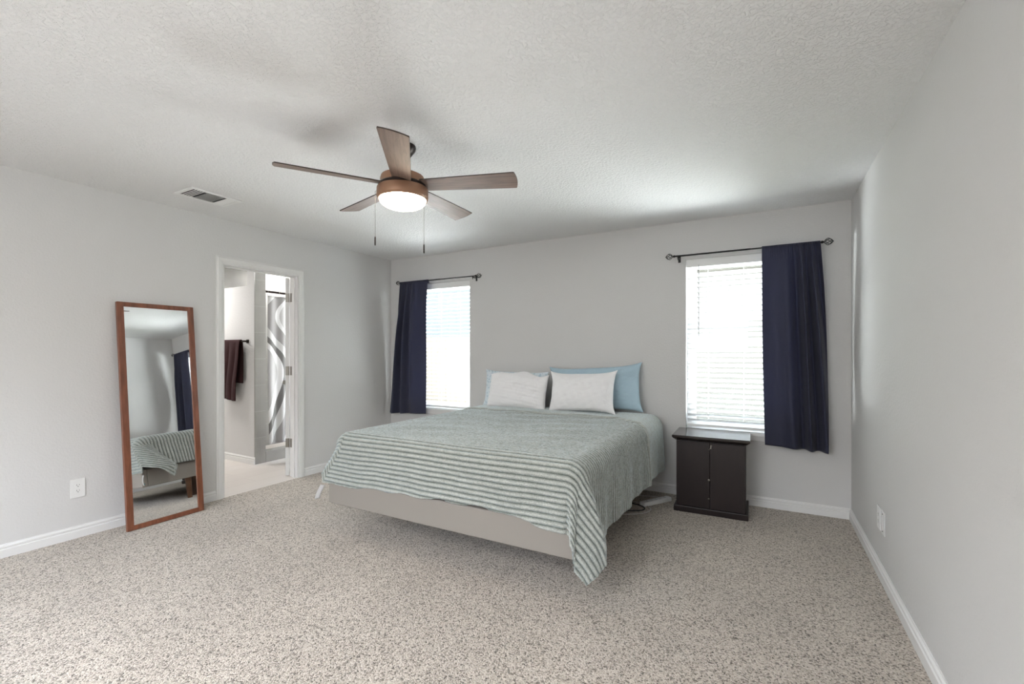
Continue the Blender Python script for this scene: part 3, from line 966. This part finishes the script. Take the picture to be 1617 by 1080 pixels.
# ================================================================== bed
BX0, BX1, BY0, BY1 = -2.690, -0.822, 2.172, 4.225
bed = thing('platform_bed', 'wide greige upholstered bed frame on short brown legs', 'bed', ((BX0 + BX1) / 2, (BY0 + BY1) / 2, 0))
bxc, byc = bed.location.x, bed.location.y
def lb(bm, x0, x1, y0, y1, z0, z1, bev=0.0): box(bm, x0 - bxc, x1 - bxc, y0 - byc, y1 - byc, z0, z1, bev, 3)
bm = bmesh.new(); lb(bm, BX0, BX1, BY0, BY0 + 0.05, 0.215, 0.385, 0.008); bobj('foot_board', bm, M['bed_vinyl'], bed)
for (a, b_) in ((BX0, BX0 + 0.05), (BX1 - 0.05, BX1)):
    bm = bmesh.new(); lb(bm, a, b_, BY0 + 0.0505, BY1 - 0.0505, 0.215, 0.385, 0.008); bobj('side_rail', bm, M['bed_vinyl'], bed)
bm = bmesh.new(); lb(bm, BX0, BX1, BY1 - 0.05, BY1, 0.215, 0.385, 0.008); bobj('head_rail', bm, M['bed_vinyl'], bed)
bm = bmesh.new()
for i in range(14):
    y = BY0 + 0.10 + i * 0.14
    lb(bm, BX0 + 0.05, BX1 - 0.05, y, y + 0.07, 0.345, 0.362)
lb(bm, (BX0 + BX1) / 2 - 0.03, (BX0 + BX1) / 2 + 0.03, BY0 + 0.05, BY1 - 0.05, 0.270, 0.3445)
bobj('slat_deck', bm, M['bed_leg'], bed)
for lx in (BX0 + 0.10, (BX0 + BX1) / 2, BX1 - 0.10):
    for ly in ((BY0 + 0.46 if abs(lx + 1.756) > 0.1 else 3.2), BY1 - 0.20):
        bm = bmesh.new()
        if ly > BY1 - 0.3: lx = (BX0 + BX1) / 2 + (lx - (BX0 + BX1) / 2) * 0.6
        ztop = 0.2695 if abs(lx - (BX0 + BX1) / 2) < 0.01 else 0.30
        lathe(bm, [(0, 0), (0.020, 0), (0.0215, 0.004), (0.033, ztop - 0.006), (0.033, ztop), (0, ztop)], 24, (lx - bxc, ly - byc, 0))
        bobj('leg', bm, M['bed_leg'], bed, angle=40)
bm = bmesh.new(); lb(bm, -2.42, -2.38, BY0 + 0.56, BY0 + 1.40, 0.0, 0.3440, 0.002)
bobj('support_board', bm, wood('dark_board', (0.05, 0.025, 0.014), (0.09, 0.045, 0.026), (6, 1, 6), 0.5), bed)
# inner support behind the rails that the legs bolt to
for ly in (BY0 + 0.46, BY1 - 0.20):
    bm = bmesh.new(); lb(bm, BX0 + 0.0505, BX1 - 0.0505, ly - 0.03, ly + 0.03, 0.3005, 0.3445)
    bobj('cross_bar', bm, M['bed_leg'], bed)

# mattress
def rounded_block(name, x0, x1, y0, y1, z0, z1, rc, re, mat, parent=None, crown=0.0):
    bm = bmesh.new()
    rings = []
    cx_, cy_ = (x0 + x1) / 2, (y0 + y1) / 2
    def outline(ins):
        pts = []
        r_ = max(rc - ins, 0.005)
        for (sx, sy, a0) in ((1, 1, 0), (-1, 1, PI / 2), (-1, -1, PI), (1, -1, 1.5 * PI)):
            px = cx_ + sx * ((x1 - x0) / 2 - ins - r_); py = cy_ + sy * ((y1 - y0) / 2 - ins - r_)
            for k in range(7):
                a = a0 + k / 6 * PI / 2
                pts.append((px + r_ * math.cos(a), py + r_ * math.sin(a)))
        return pts
    lv = []
    for k in range(6):
        a = k / 5 * PI / 2; lv.append((re * (1 - math.sin(a)), z0 + re * (1 - math.cos(a))))
    for k in range(6):
        a = k / 5 * PI / 2; lv.append((re * (1 - math.cos(a)), z1 - re * (1 - math.sin(a))))
    for ins, z in lv: rings.append([bm.verts.new((x, y, z)) for x, y in outline(ins)])
    n = len(rings[0])
    for a, b_ in zip(rings[:-1], rings[1:]):
        for i in range(n):
            j = (i + 1) % n; bm.faces.new((a[i], a[j], b_[j], b_[i]))
    bm.faces.new(list(reversed(rings[0]))); bm.faces.new(rings[-1])
    return bobj(name, bm, mat, parent, angle=50)
MX0, MX1, MY0, MY1 = -2.640, -0.850, 2.215, 4.215
mat_ = rounded_block('mattress', MX0, MX1, MY0, MY1, 0.3625, 0.680, 0.07, 0.035, M['mattress'])
tag(mat_, 'thick wide mattress on the bed frame under the sage blanket', 'mattress')
sh = rounded_block('fitted_sheet', MX0 - 0.004, MX1 + 0.004, MY0 - 0.004, MY1 + 0.004, 0.46, 0.687, 0.074, 0.040, M['sheet'], mat_)
sh['label'] = 'smooth pale blue fitted sheet'

# blanket ---------------------------------------------------------
QXL, QXR, QYF, QYH = -2.570, -0.902, 2.280, 4.150
RE = 0.098
EXL, EXR = 0.40, 0.515
ZT = 0.704
def blanket():
    nu, nv = 380, 860
    s = np.linspace(QXL - EXL, QXR + EXR, nu)
    hem = np.interp(s, [QXL - EXL, QXL, QXL + 0.35, QXL + 0.9, QXL + 1.3, QXR, QXR + 0.2, QXR + EXR], [0.41, 0.41, 0.385, 0.365, 0.365, 0.42, 0.42, 0.40])
    hem = hem + 0.006 * np.sin(s * 23) 
    b = np.linspace(0, 1, nv)
    S = np.repeat(s[None, :], nv, 0)
    T = (QYF - hem)[None, :] + (QYH - (QYF - hem))[None, :] * b[:, None]
    # right side head end is pulled a little
    ex = np.where(S > QXR, S - QXR, np.where(S < QXL, QXL - S, 0.0))
    sx = np.where(S > QXR, 1.0, -1.0)
    ey = np.maximum(QYF - T, 0.0)
    R_ = np.hypot(ex, ey)
    phi = np.arctan2(ey, np.maximum(ex, 1e-9))           # 0: side, pi/2: foot
    lim = RE * PI / 2
    out = np.where(R_ < lim, RE * np.sin(np.minimum(R_, lim) / RE), RE)
    drop = np.where(R_ < lim, RE * (1 - np.cos(np.minimum(R_, lim) / RE)), RE + (R_ - lim))
    bx_ = np.clip(S, QXL, QXR); by_ = np.maximum(T, QYF)
    below = np.maximum(R_ - lim, 0)
    left = S < QXL
    right = S > QXR
    # flare: cloth stands off the bed
    side_w = np.cos(phi) ; foot_w = np.sin(phi)
    flare = 0.05 * below * foot_w + np.where(left, 0.28, 0.0) * below * side_w * 1.0
    corner = np.sin(2 * phi) * (ex > 0) * (ey > 0)
    flare = flare + np.where(left, 0.12, 0.0) * below * corner
    # hanging folds along the sides
    k_side = np.clip(below / 0.3, 0, 1)
    folds_side = 0.020 * k_side * (np.sin(T * 11.0 + 0.6) * 0.6 + 0.4 * np.sin(T * 23 + 1.0)) * (side_w ** 3)
    folds_foot = 0.011 * k_side * (wob(S * 1.0, T * 0.3, 21, 2.0)) * (foot_w ** 3)
    out = out + flare + np.maximum(folds_side, -0.012) + 0.004 * k_side * side_w + np.maximum(folds_foot, -0.008) + 0.006 * k_side * foot_w
    X = bx_ + sx * np.cos(phi) * out * (ex > 0)
    Y = by_ - np.sin(phi) * out * (ey > 0)
    drop_eff = drop * np.where(left & (ey > 0) & (ex > 0), 0.83, 1.0) * np.where(left & (ey <= 0), 0.92, 1.0)
    Z = ZT - drop_eff
    # the foot right corner hangs in a folded flap
    ph = np.degrees(phi)
    w = np.interp(ph, [0, 6, 14, 24, 32, 45, 60, 75, 90], [0.01, 0.03, 0.085, 0.115, 0.07, -0.03, 0.0, 0.015, 0.0])
    c2 = right & (ey > 0)
    sc_w = np.clip(below / 0.30, 0, 1) ** 0.9 * c2
    X = X + 0.93 * w * sc_w
    yo = np.interp(ph, [0, 10, 22, 34, 50, 66, 76, 84, 90], [0.03, 0.035, 0.0, -0.030, -0.042, -0.034, 0.0, 0.022, 0.0])
    Y = Y + yo * sc_w
    # the foot left corner is folded back along the side
    c3 = left & (ey > 0)
    wl = np.interp(ph, [0, 20, 45, 70, 90], [0.10, 0.20, 0.26, 0.10, 0.0])
    Y = Y + wl * np.clip(below / 0.30, 0, 1) * c3
    eL = np.clip((QXL + 0.35 - S) / 0.35, 0, 1)
    X = X - 0.205 * eL ** 1.5 * np.clip(below / 0.30, 0, 1) * np.sin(phi) * (ey > 0)
    Y = Y + 0.012 * np.where(c2, np.clip(1 - ph / 20, 0, 1), 0) * k_side
    # push the folded back part behind
    # top surface: gentle lumps, sagging at the pillows
    top = (ex == 0) & (ey == 0)
    tf_ = np.clip((T - QYF) / 0.25, 0, 1) * np.clip((QXR - S) / 0.2, 0, 1) * np.clip((S - QXL) / 0.2, 0, 1)
    lump = 0.006 * wob(S, T, 5, 0.9) + 0.004 * wob(S, T * 2, 11, 1.8)
    Z = Z + lump * tf_ * 1.0 + 0.006 * tf_
    # folded back band at the head
    fold_line = np.interp(S, [-2.9, -2.45, -1.95, -1.45, -1.05, -0.92, -0.80, -0.60], [3.72, 3.76, 3.70, 3.74, 3.72, 3.66, 3.60, 3.56]) + 0.008 * np.sin(S * 9.0)
    fb = 1 / (1 + np.exp(-(T - fold_line) / 0.006))
    P = np.stack([X, Y, Z], -1)
    # numerical normals of the smooth base
    dU = np.gradient(P, axis=1); dV = np.gradient(P, axis=0)
    N = np.cross(dU, dV); ln = np.linalg.norm(N, axis=2, keepdims=True); N = N / np.maximum(ln, 1e-9)
    # ribs across the width
    pitch = 0.0300
    Tw = T + 0.004 * wob(S, T, 31, 1.5) + 0.006 * wob(S * 1.5, T, 33, 1.4) * np.clip(below / 0.12, 0, 1) * (ey > 0)
    Tw = Tw + 0.010 * wob(S, T * 0.6, 35, 1.1) * top
    rib = np.abs(np.sin(PI * Tw / pitch)) ** 0.75
    amp = 0.0098 * (1 - 0.72 * fb) * np.where(top, 0.9, 1.0)
    fuzz = 0.0008 * rng.randn(*rib.shape)
    fuzz = (fuzz + np.roll(fuzz, 1, 1) + np.roll(fuzz, 1, 0)) / 1.6
    disp = amp * rib + fuzz + (0.016 + 0.008 * np.exp(-((T - fold_line - 0.012) / 0.012) ** 2)) * fb
    P = P + N * disp[..., None]
    # keep off the floor
    P[..., 2] = np.maximum(P[..., 2], 0.012)
    me = grid_mesh('blanket', P, nu, nv)
    att = me.attributes.new('rib', 'FLOAT', 'POINT')
    att.data.foreach_set('value', (rib * (1 - fb) * 0.45 + fb * 0.50).ravel().astype(np.float32))
    o = mesh_obj('plush_blanket', me, M['plush'], None, True)
    md = o.modifiers.new('thickness', 'SOLIDIFY'); md.thickness = 0.006; md.offset = -1
    return tag(o, 'sage green ribbed plush blanket spread over the bed and hanging down', 'blanket')
bk = blanket()
# white care label showing at the foot left corner
V = []
for i in range(10):
    t = i / 9
    row = []
    for j in range(6):
        u_ = j / 5 - 0.5
        w_ = 0.040 + 0.006 * t
        row.append((-2.742 - 0.035 * t + u_ * w_ * 0.9, 2.165 + u_ * w_ * 0.3 - 0.02 * math.sin(t * 2) - 0.004 * math.sin(u_ * 6), 0.335 - 0.098 * t + 0.01 * u_ * t))
    V.append(row)
me = grid_mesh('care_tag', np.array(V), 6, 10)
tg = mesh_obj('care_tag', me, plain('tag_cloth', (0.45, 0.44, 0.43), 0.9), bk, True)
md = tg.modifiers.new('t', 'SOLIDIFY'); md.thickness = 0.002
tg['label'] = 'white cloth tag'
bm = bmesh.new(); bmesh.ops.create_icosphere(bm, subdivisions=2, radius=0.008, matrix=Matrix.Translation((-2.783, 2.148, 0.250)) @ Matrix.Diagonal((1, 0.35, 1, 1)))
o_ = bobj('tag_mark', bm, plain('teal_mark', (0.02, 0.16, 0.20), 0.6), tg, smooth=True)
o_['label'] = 'teal mark on the tag'

# pillows ---------------------------------------------------------
def pillow(name, label, w, h, th, loc, rot, mat, seed, group, ears=0.03, slump=0.0):
    nu, nv = 64, 48
    u = np.linspace(-1, 1, nu)[None, :] * np.ones((nv, 1)); v = np.linspace(-1, 1, nv)[:, None] * np.ones((1, nu))
    pinch_u = 1 - ears / w * 2 * (1 - np.abs(v) ** 3) * 1.0
    pinch_v = 1 - ears / h * 2 * (1 - np.abs(u) ** 4)
    X = u * w / 2 * pinch_u; Zp = v * h / 2 * pinch_v + slump * (0.6 * np.cos(PI * (u + 0.05)) + 0.4 * np.sin(2.2 * PI * u)) * np.clip((v + 1) / 2, 0, 1) ** 2
    prof = (np.clip(1 - np.abs(u) ** 2.6, 0, 1) * np.clip(1 - np.abs(v) ** 2.4, 0, 1)) ** 0.52
    sag = 1 + 0.22 * (-v)                      # fuller at the bottom
    T_ = th / 2 * prof * sag
    wr = 0.006 * wob(X * 1.0, Zp * 2.2, seed, 3.0) * prof ** 0.5 + 0.0035 * wob(X * 2.4, Zp * 5, seed + 1, 4.0) * prof ** 0.5
    seam_w = 0.004 * wob(X * 2, Zp * 2, seed + 2, 2.5)
    F_ = np.stack([X, -(T_ + wr * 1.0 + 0.0015), Zp], -1)
    B_ = np.stack([X, (T_ * 0.8 + wr * 0.5 + 0.0015), Zp], -1)
    for A in (F_, B_): A[..., 1] += seam_w
    idx = np.arange(nu * nv).reshape(nv, nu)
    faces = []
    a = idx[:-1, :-1].ravel(); b = idx[:-1, 1:].ravel(); c = idx[1:, 1:].ravel(); d_ = idx[1:, :-1].ravel()
    faces += np.stack([a, b, c, d_], 1).tolist(); n = nu * nv
    faces += (np.stack([d_, c, b, a], 1) + n).tolist()
    rim = list(idx[0, :]) + list(idx[1:, -1]) + list(idx[-1, ::-1][1:]) + list(idx[::-1, 0][1:-1])
    for i in range(len(rim)):
        j = (i + 1) % len(rim)
        faces.append([int(rim[j]), int(rim[i]), int(rim[i]) + n, int(rim[j]) + n])
    me = bpy.data.meshes.new(name)
    me.from_pydata(np.concatenate([F_.reshape(-1, 3), B_.reshape(-1, 3)]).tolist(), [], faces); me.update()
    o = mesh_obj(name, me, mat, None, True)
    o.location = loc; o.rotation_euler = rot
    return tag(o, label, 'pillow', group)
rr_ = math.radians
G = 'pillows propped against the wall'
pillow('pillow', 'plain blue pillow against the wall behind the right white pillow', 0.93, 0.46, 0.13, (-1.43, 4.185, 0.930), (rr_(-8), rr_(-3.6), 0), M['blue_cloth'], 3, G, 0.035)
pillow('pillow', 'pale blue patterned pillow mostly hidden behind the left white pillow', 0.75, 0.40, 0.12, (-2.295, 4.185, 0.885), (rr_(-8), rr_(1), 0), M['print_cloth'], 13, G, 0.02)
pillow('pillow', 'white pillow with a slumped top, left of the two white ones', 0.66, 0.375, 0.16, (-2.165, 4.00, 0.888), (rr_(-14), rr_(1), 0), M['white_cloth'], 23, G, 0.012, 0.030)
pillow('pillow', 'white pillow with a pointed top corner, right of the two white ones', 0.66, 0.41, 0.16, (-1.475, 3.975, 0.908), (rr_(-16), rr_(-2), rr_(0)), M['white_cloth'], 33, G, 0.032)

# ================================================================== power strip and cords
ps = thing('power_strip', 'white power strip lying on the carpet beside the bed', 'power strip', (-0.80, 3.94, 0), math.radians(58))
bm = bmesh.new(); box(bm, -0.16, 0.16, -0.028, 0.028, 0.001, 0.036, 0.006); bobj('housing', bm, M['plastic'], ps)
for i in range(5):
    bm = bmesh.new(); cx_ = -0.10 + i * 0.05
    for dy in (-0.007, 0.007): box(bm, cx_ - 0.006, cx_ + 0.004, dy - 0.0012, dy + 0.0012, 0.0355, 0.0366)
    bobj('socket_slots', bm, M['slot'], ps)
def cord(name, pts, r, mat, label):
    # Catmull-Rom through the points
    P_ = [Vector(p) for p in pts]; P_ = [P_[0]] + P_ + [P_[-1]]; outp = []
    for i in range(1, len(P_) - 2):
        for k in range(8):
            t = k / 8
            a, b_, c, d_ = P_[i - 1], P_[i], P_[i + 1], P_[i + 2]
            outp.append(0.5 * ((2 * b_) + (-a + c) * t + (2 * a - 5 * b_ + 4 * c - d_) * t * t + (-a + 3 * b_ - 3 * c + d_) * t ** 3))
    outp.append(P_[-2])
    bm = bmesh.new(); tube(bm, outp, r, 8)
    return tag(bobj(name, bm, mat, None, smooth=True), label, 'cord')
white_cord = plain('cord_white', (0.62, 0.60, 0.58), 0.5)
black_cord = plain('cord_black', (0.02, 0.02, 0.022), 0.5)
cord('loose_cable', [(-1.25, 3.42, 0.006), (-1.05, 3.50, 0.006), (-0.87, 3.60, 0.006), (-0.80, 3.72, 0.007), (-0.86, 3.83, 0.006), (-1.10, 3.93, 0.006), (-1.3, 3.95, 0.006)], 0.004, white_cord, 'white cord curving in a loop out from under the bed')
cord('loose_cable', [(-1.3, 3.50, 0.006), (-1.0, 3.62, 0.006), (-0.86, 3.70, 0.006), (-0.89, 3.80, 0.006), (-1.15, 3.86, 0.006)], 0.0045, black_cord, 'black cord looping inside the white one beside the bed')
cord('loose_cable', [(-1.12, 4.03, 0.006), (-1.0, 4.06, 0.006), (-0.84, 4.10, 0.007), (-0.76, 4.07, 0.008), (-0.752, 4.03, 0.016)], 0.004, white_cord, 'white cord running to the far end of the power strip')

# ================================================================== bathroom things
tb = thing('towel_bar', 'dark bronze towel bar on the bathroom wall', 'towel bar', (-5.42, PW, 1.400))
bm = bmesh.new(); tube(bm, [(-0.26, -0.055, 0), (0.245, -0.055, 0)], 0.008, 12); bobj('bar', bm, M['dark_bronze'], tb, smooth=True)
for s in (-0.255, 0.240):
    bm = bmesh.new(); box(bm, s - 0.02, s + 0.02, -0.012, -0.0003, -0.02, 0.02, 0.003); box(bm, s - 0.010, s + 0.010, -0.066, -0.012, -0.010, 0.010, 0.003)
    bobj('post', bm, M['dark_bronze'], tb)
m_t = cloth('maroon_terry', (0.040, 0.015, 0.016), 180, 0.003, 0.9, 0.05)
def towel():
    nu, nv = 90, 90
    x0, x1 = -5.66, -5.222
    u = np.linspace(0, 1, nu); rows = []
    L1, L2 = 0.70, 0.50
    for t in np.linspace(-L2, L1, nv):
        y_off = 0.0165
        taper = 1 - 0.16 * max(t, 0) / L1
        xm = x1 - (1 - u) * (x1 - x0) * 1.0
        xx = x0 + (x1 - x0) * u * taper + 0.012 * np.sin(t * 9)
        if t < 0: xx = x0 + (x1 - x0) * u + 0.0
        fold = 0.012 * np.sin(u * 2 * PI * 1.7 + 0.5 + 1.2 * abs(t)) * min(abs(t) / 0.15, 1)
        if abs(t) < 0.026:
            a = t / 0.026 * PI / 2
            y = -0.055 - y_off * math.sin(a) + 0 * u; z = 1.400 + y_off * math.cos(a) + 0 * u
        else:
            sgn = 1 if t > 0 else -1
            y = -0.055 - sgn * y_off - np.abs(fold) * (1 if t > 0 else -0.6) ; z = 1.400 - (abs(t) - 0.026) + 0.010 * np.sin(u * 5) * (abs(t) / L1) + 0 * u
        rows.append(np.stack([xx, PW + y, z], -1))
    me = grid_mesh('towel', np.array(rows), nu, nv)
    o = mesh_obj('bath_towel', me, m_t, None, True)
    md = o.modifiers.new('thickness', 'SOLIDIFY'); md.thickness = 0.007; md.offset = 0
    return tag(o, 'dark maroon bath towel hanging on the bathroom towel bar', 'towel')
towel()

# shower rod and curtain
rodx = -5.085
sr = thing('shower_rod', 'dark shower curtain rod across the shower opening', 'shower rod', (rodx, PW + 0.126, 1.985))
bm = bmesh.new(); tube(bm, [(0, 0, 0), (0, 1.78, 0)], 0.0125, 16); bobj('pole', bm, M['dark_bronze'], sr, smooth=True)
bm = bmesh.new(); tube(bm, [(0, 0.0, 0), (0, 0.012, 0)], 0.026, 20); bobj('flange', bm, M['dark_bronze'], sr, angle=40)
m, nt, b, out = newmat('grey_wave_print')
setp(b, rough=0.38, spec=0.5)
v = coords(nt)
sp = nt.nodes.new('ShaderNodeSeparateXYZ'); nt.links.new(v, sp.inputs[0])
def M_(op, a, b_=None, c_=None):
    n = nd(nt, 'ShaderNodeMath', operation=op)
    for i, x in enumerate((a, b_, c_)):
        if x is None: continue
        if isinstance(x, (int, float)): n.inputs[i].default_value = x
        else: nt.links.new(x, n.inputs[i])
    return n.outputs[0]
y_, z_ = sp.outputs[1], sp.outputs[2]
sw = M_('MULTIPLY', M_('SINE', M_('MULTIPLY_ADD', z_, 4.2, 0.9)), 0.19)
sw2 = M_('MULTIPLY', M_('SINE', M_('MULTIPLY_ADD', z_, 6.7, 2.4)), 0.06)
q = M_('ADD', M_('ADD', y_, sw), sw2)
fr_ = M_('FRACT', M_('MULTIPLY', q, 1.75))
c = nt.nodes.new('ShaderNodeValToRGB'); c.color_ramp.interpolation = 'CONSTANT'
st = [(0.0, (0.30, 0.29, 0.285)), (0.26, (0.80, 0.80, 0.80)), (0.34, (0.48, 0.475, 0.47)), (0.60, (0.86, 0.86, 0.86)), (0.72, (0.16, 0.155, 0.15)), (0.84, (0.62, 0.62, 0.61))]
el = c.color_ramp.elements
while len(el) < len(st): el.new(0.5)
for e_, (p, cc) in zip(el, st): e_.position = p; e_.color = (*cc, 1)
nt.links.new(fr_, c.inputs[0]); nt.links.new(c.outputs[0], b.inputs['Base Color'])
M['wave'] = m
nu, nv = 200, 60
yy = np.linspace(PW + 0.155, PW + 1.30, nu)[None, :]; tt = np.linspace(0, 1, nv)[:, None]
Xc = rodx + 0.030 + 0.018 * np.sin((yy - PW) * 2 * PI * 6.5 + 0.5 * tt) * (0.5 + 0.5 * tt) + 0 * tt
Yc = yy + 0.012 * np.sin(tt * 4 + yy * 9) * tt
Zc = 1.935 - tt * 1.735 + 0 * yy
me = grid_mesh('sc', np.stack([Xc + 0 * yy, Yc + 0 * tt, Zc], -1), nu, nv)
scu = mesh_obj('shower_curtain', me, M['wave'], None, True)
md = scu.modifiers.new('thickness', 'SOLIDIFY'); md.thickness = 0.001
tag(scu, 'glossy white and grey wave print shower curtain beyond the bathroom door', 'shower curtain')
for i in range(9):
    yk = PW + 0.165 + i * 0.14
    bm = bmesh.new()
    pts = [(rodx + 0.018 * math.sin(a) + 0.008, yk, 1.972 + 0.030 * math.cos(a)) for a in np.linspace(0, 2 * PI, 17)]
    tube(bm, pts, 0.002, 6, False)
    bobj('curtain_ring', bm, M['nickel'], scu, smooth=True)

# recessed lamps of the bathroom
for (x, y, lb_) in ((-6.32, 3.70, 'small round lit lamp in the bathroom ceiling over the far room'), (-5.55, 2.40, 'round lit lamp in the bathroom ceiling by the doorway')):
    t = thing('ceiling_lamp', lb_, 'lamp', (x, y, H))
    bm = bmesh.new(); lathe(bm, [(0.055, -0.0003), (0.085, -0.0003), (0.085, -0.006), (0.056, -0.010), (0.055, -0.0003)], 32); bobj('trim_ring', bm, M['trim'], t, angle=40)
    bm = bmesh.new(); lathe(bm, [(0, -0.004), (0.055, -0.004), (0.055, -0.001), (0, -0.001)], 32)
    bobj('lamp_disc', bm, plain('lit_disc', (1, 1, 1), 0.5, emis=(1, 0.97, 0.92), emis_s=8.0), t)

# ================================================================== outside
m, nt, b, _ = newmat('dry_yard')
setp(b, rough=1.0); v = coords(nt)
n = nd(nt, 'ShaderNodeTexNoise', Scale=1.5, Detail=5.0); nt.links.new(v, n.inputs['Vector'])
nt.links.new(ramp(nt, n.outputs['Fac'], [(0.3, (0.42, 0.40, 0.30)), (0.7, (0.58, 0.54, 0.43))]), b.inputs['Base Color'])
bm = bmesh.new(); box(bm, -30, 30, YB + 0.2, 40, -0.5, -0.35)
structure(bobj('floor', bm, m), 'dry yard outside the windows')
fence_m = wood('cedar_fence', (0.055, 0.046, 0.034), (0.070, 0.060, 0.045), (8, 8, 1), 0.8)
fe = thing('yard_fence', 'tan board fence seen through the left window blind', 'fence', (-8.0, 9.6, -0.35))
bm = bmesh.new()
for i in range(62):
    x = -6.0 + i * 0.155
    box(bm, x, x + 0.148, 0, 0.02, 0, 2.02)
bobj('pickets', bm, fence_m, fe)
for zz in (0.3, 1.0, 1.7):
    bm = bmesh.new(); box(bm, -6.0, 3.6, 0.0205, 0.06, zz, zz + 0.09); bobj('rail', bm, fence_m, fe)
m_st = plain('tan_stucco', (0.055, 0.052, 0.044), 0.9)
nh = thing('neighbour_house', 'cream house wall seen through the right window blind', 'house', (2.0, 11.0, -0.35))
bm = bmesh.new(); box(bm, -5.0, 7.0, 0, 6, 0, 3.6); bobj('house_wall', bm, m_st, nh)
bm = bmesh.new()
vs = [bm.verts.new(p) for p in ((-5.4, -0.4, 3.6), (7.4, -0.4, 3.6), (7.4, 6.4, 3.6), (-5.4, 6.4, 3.6), (-3, 3, 5.2), (5, 3, 5.2))]
for f_ in ((0, 1, 5, 4), (1, 2, 5), (2, 3, 4, 5), (3, 0, 4), (3, 2, 1, 0)): bm.faces.new([vs[i] for i in f_])
bobj('house_roof', bm, plain('roof_shingle', (0.20, 0.18, 0.16), 0.9), nh)
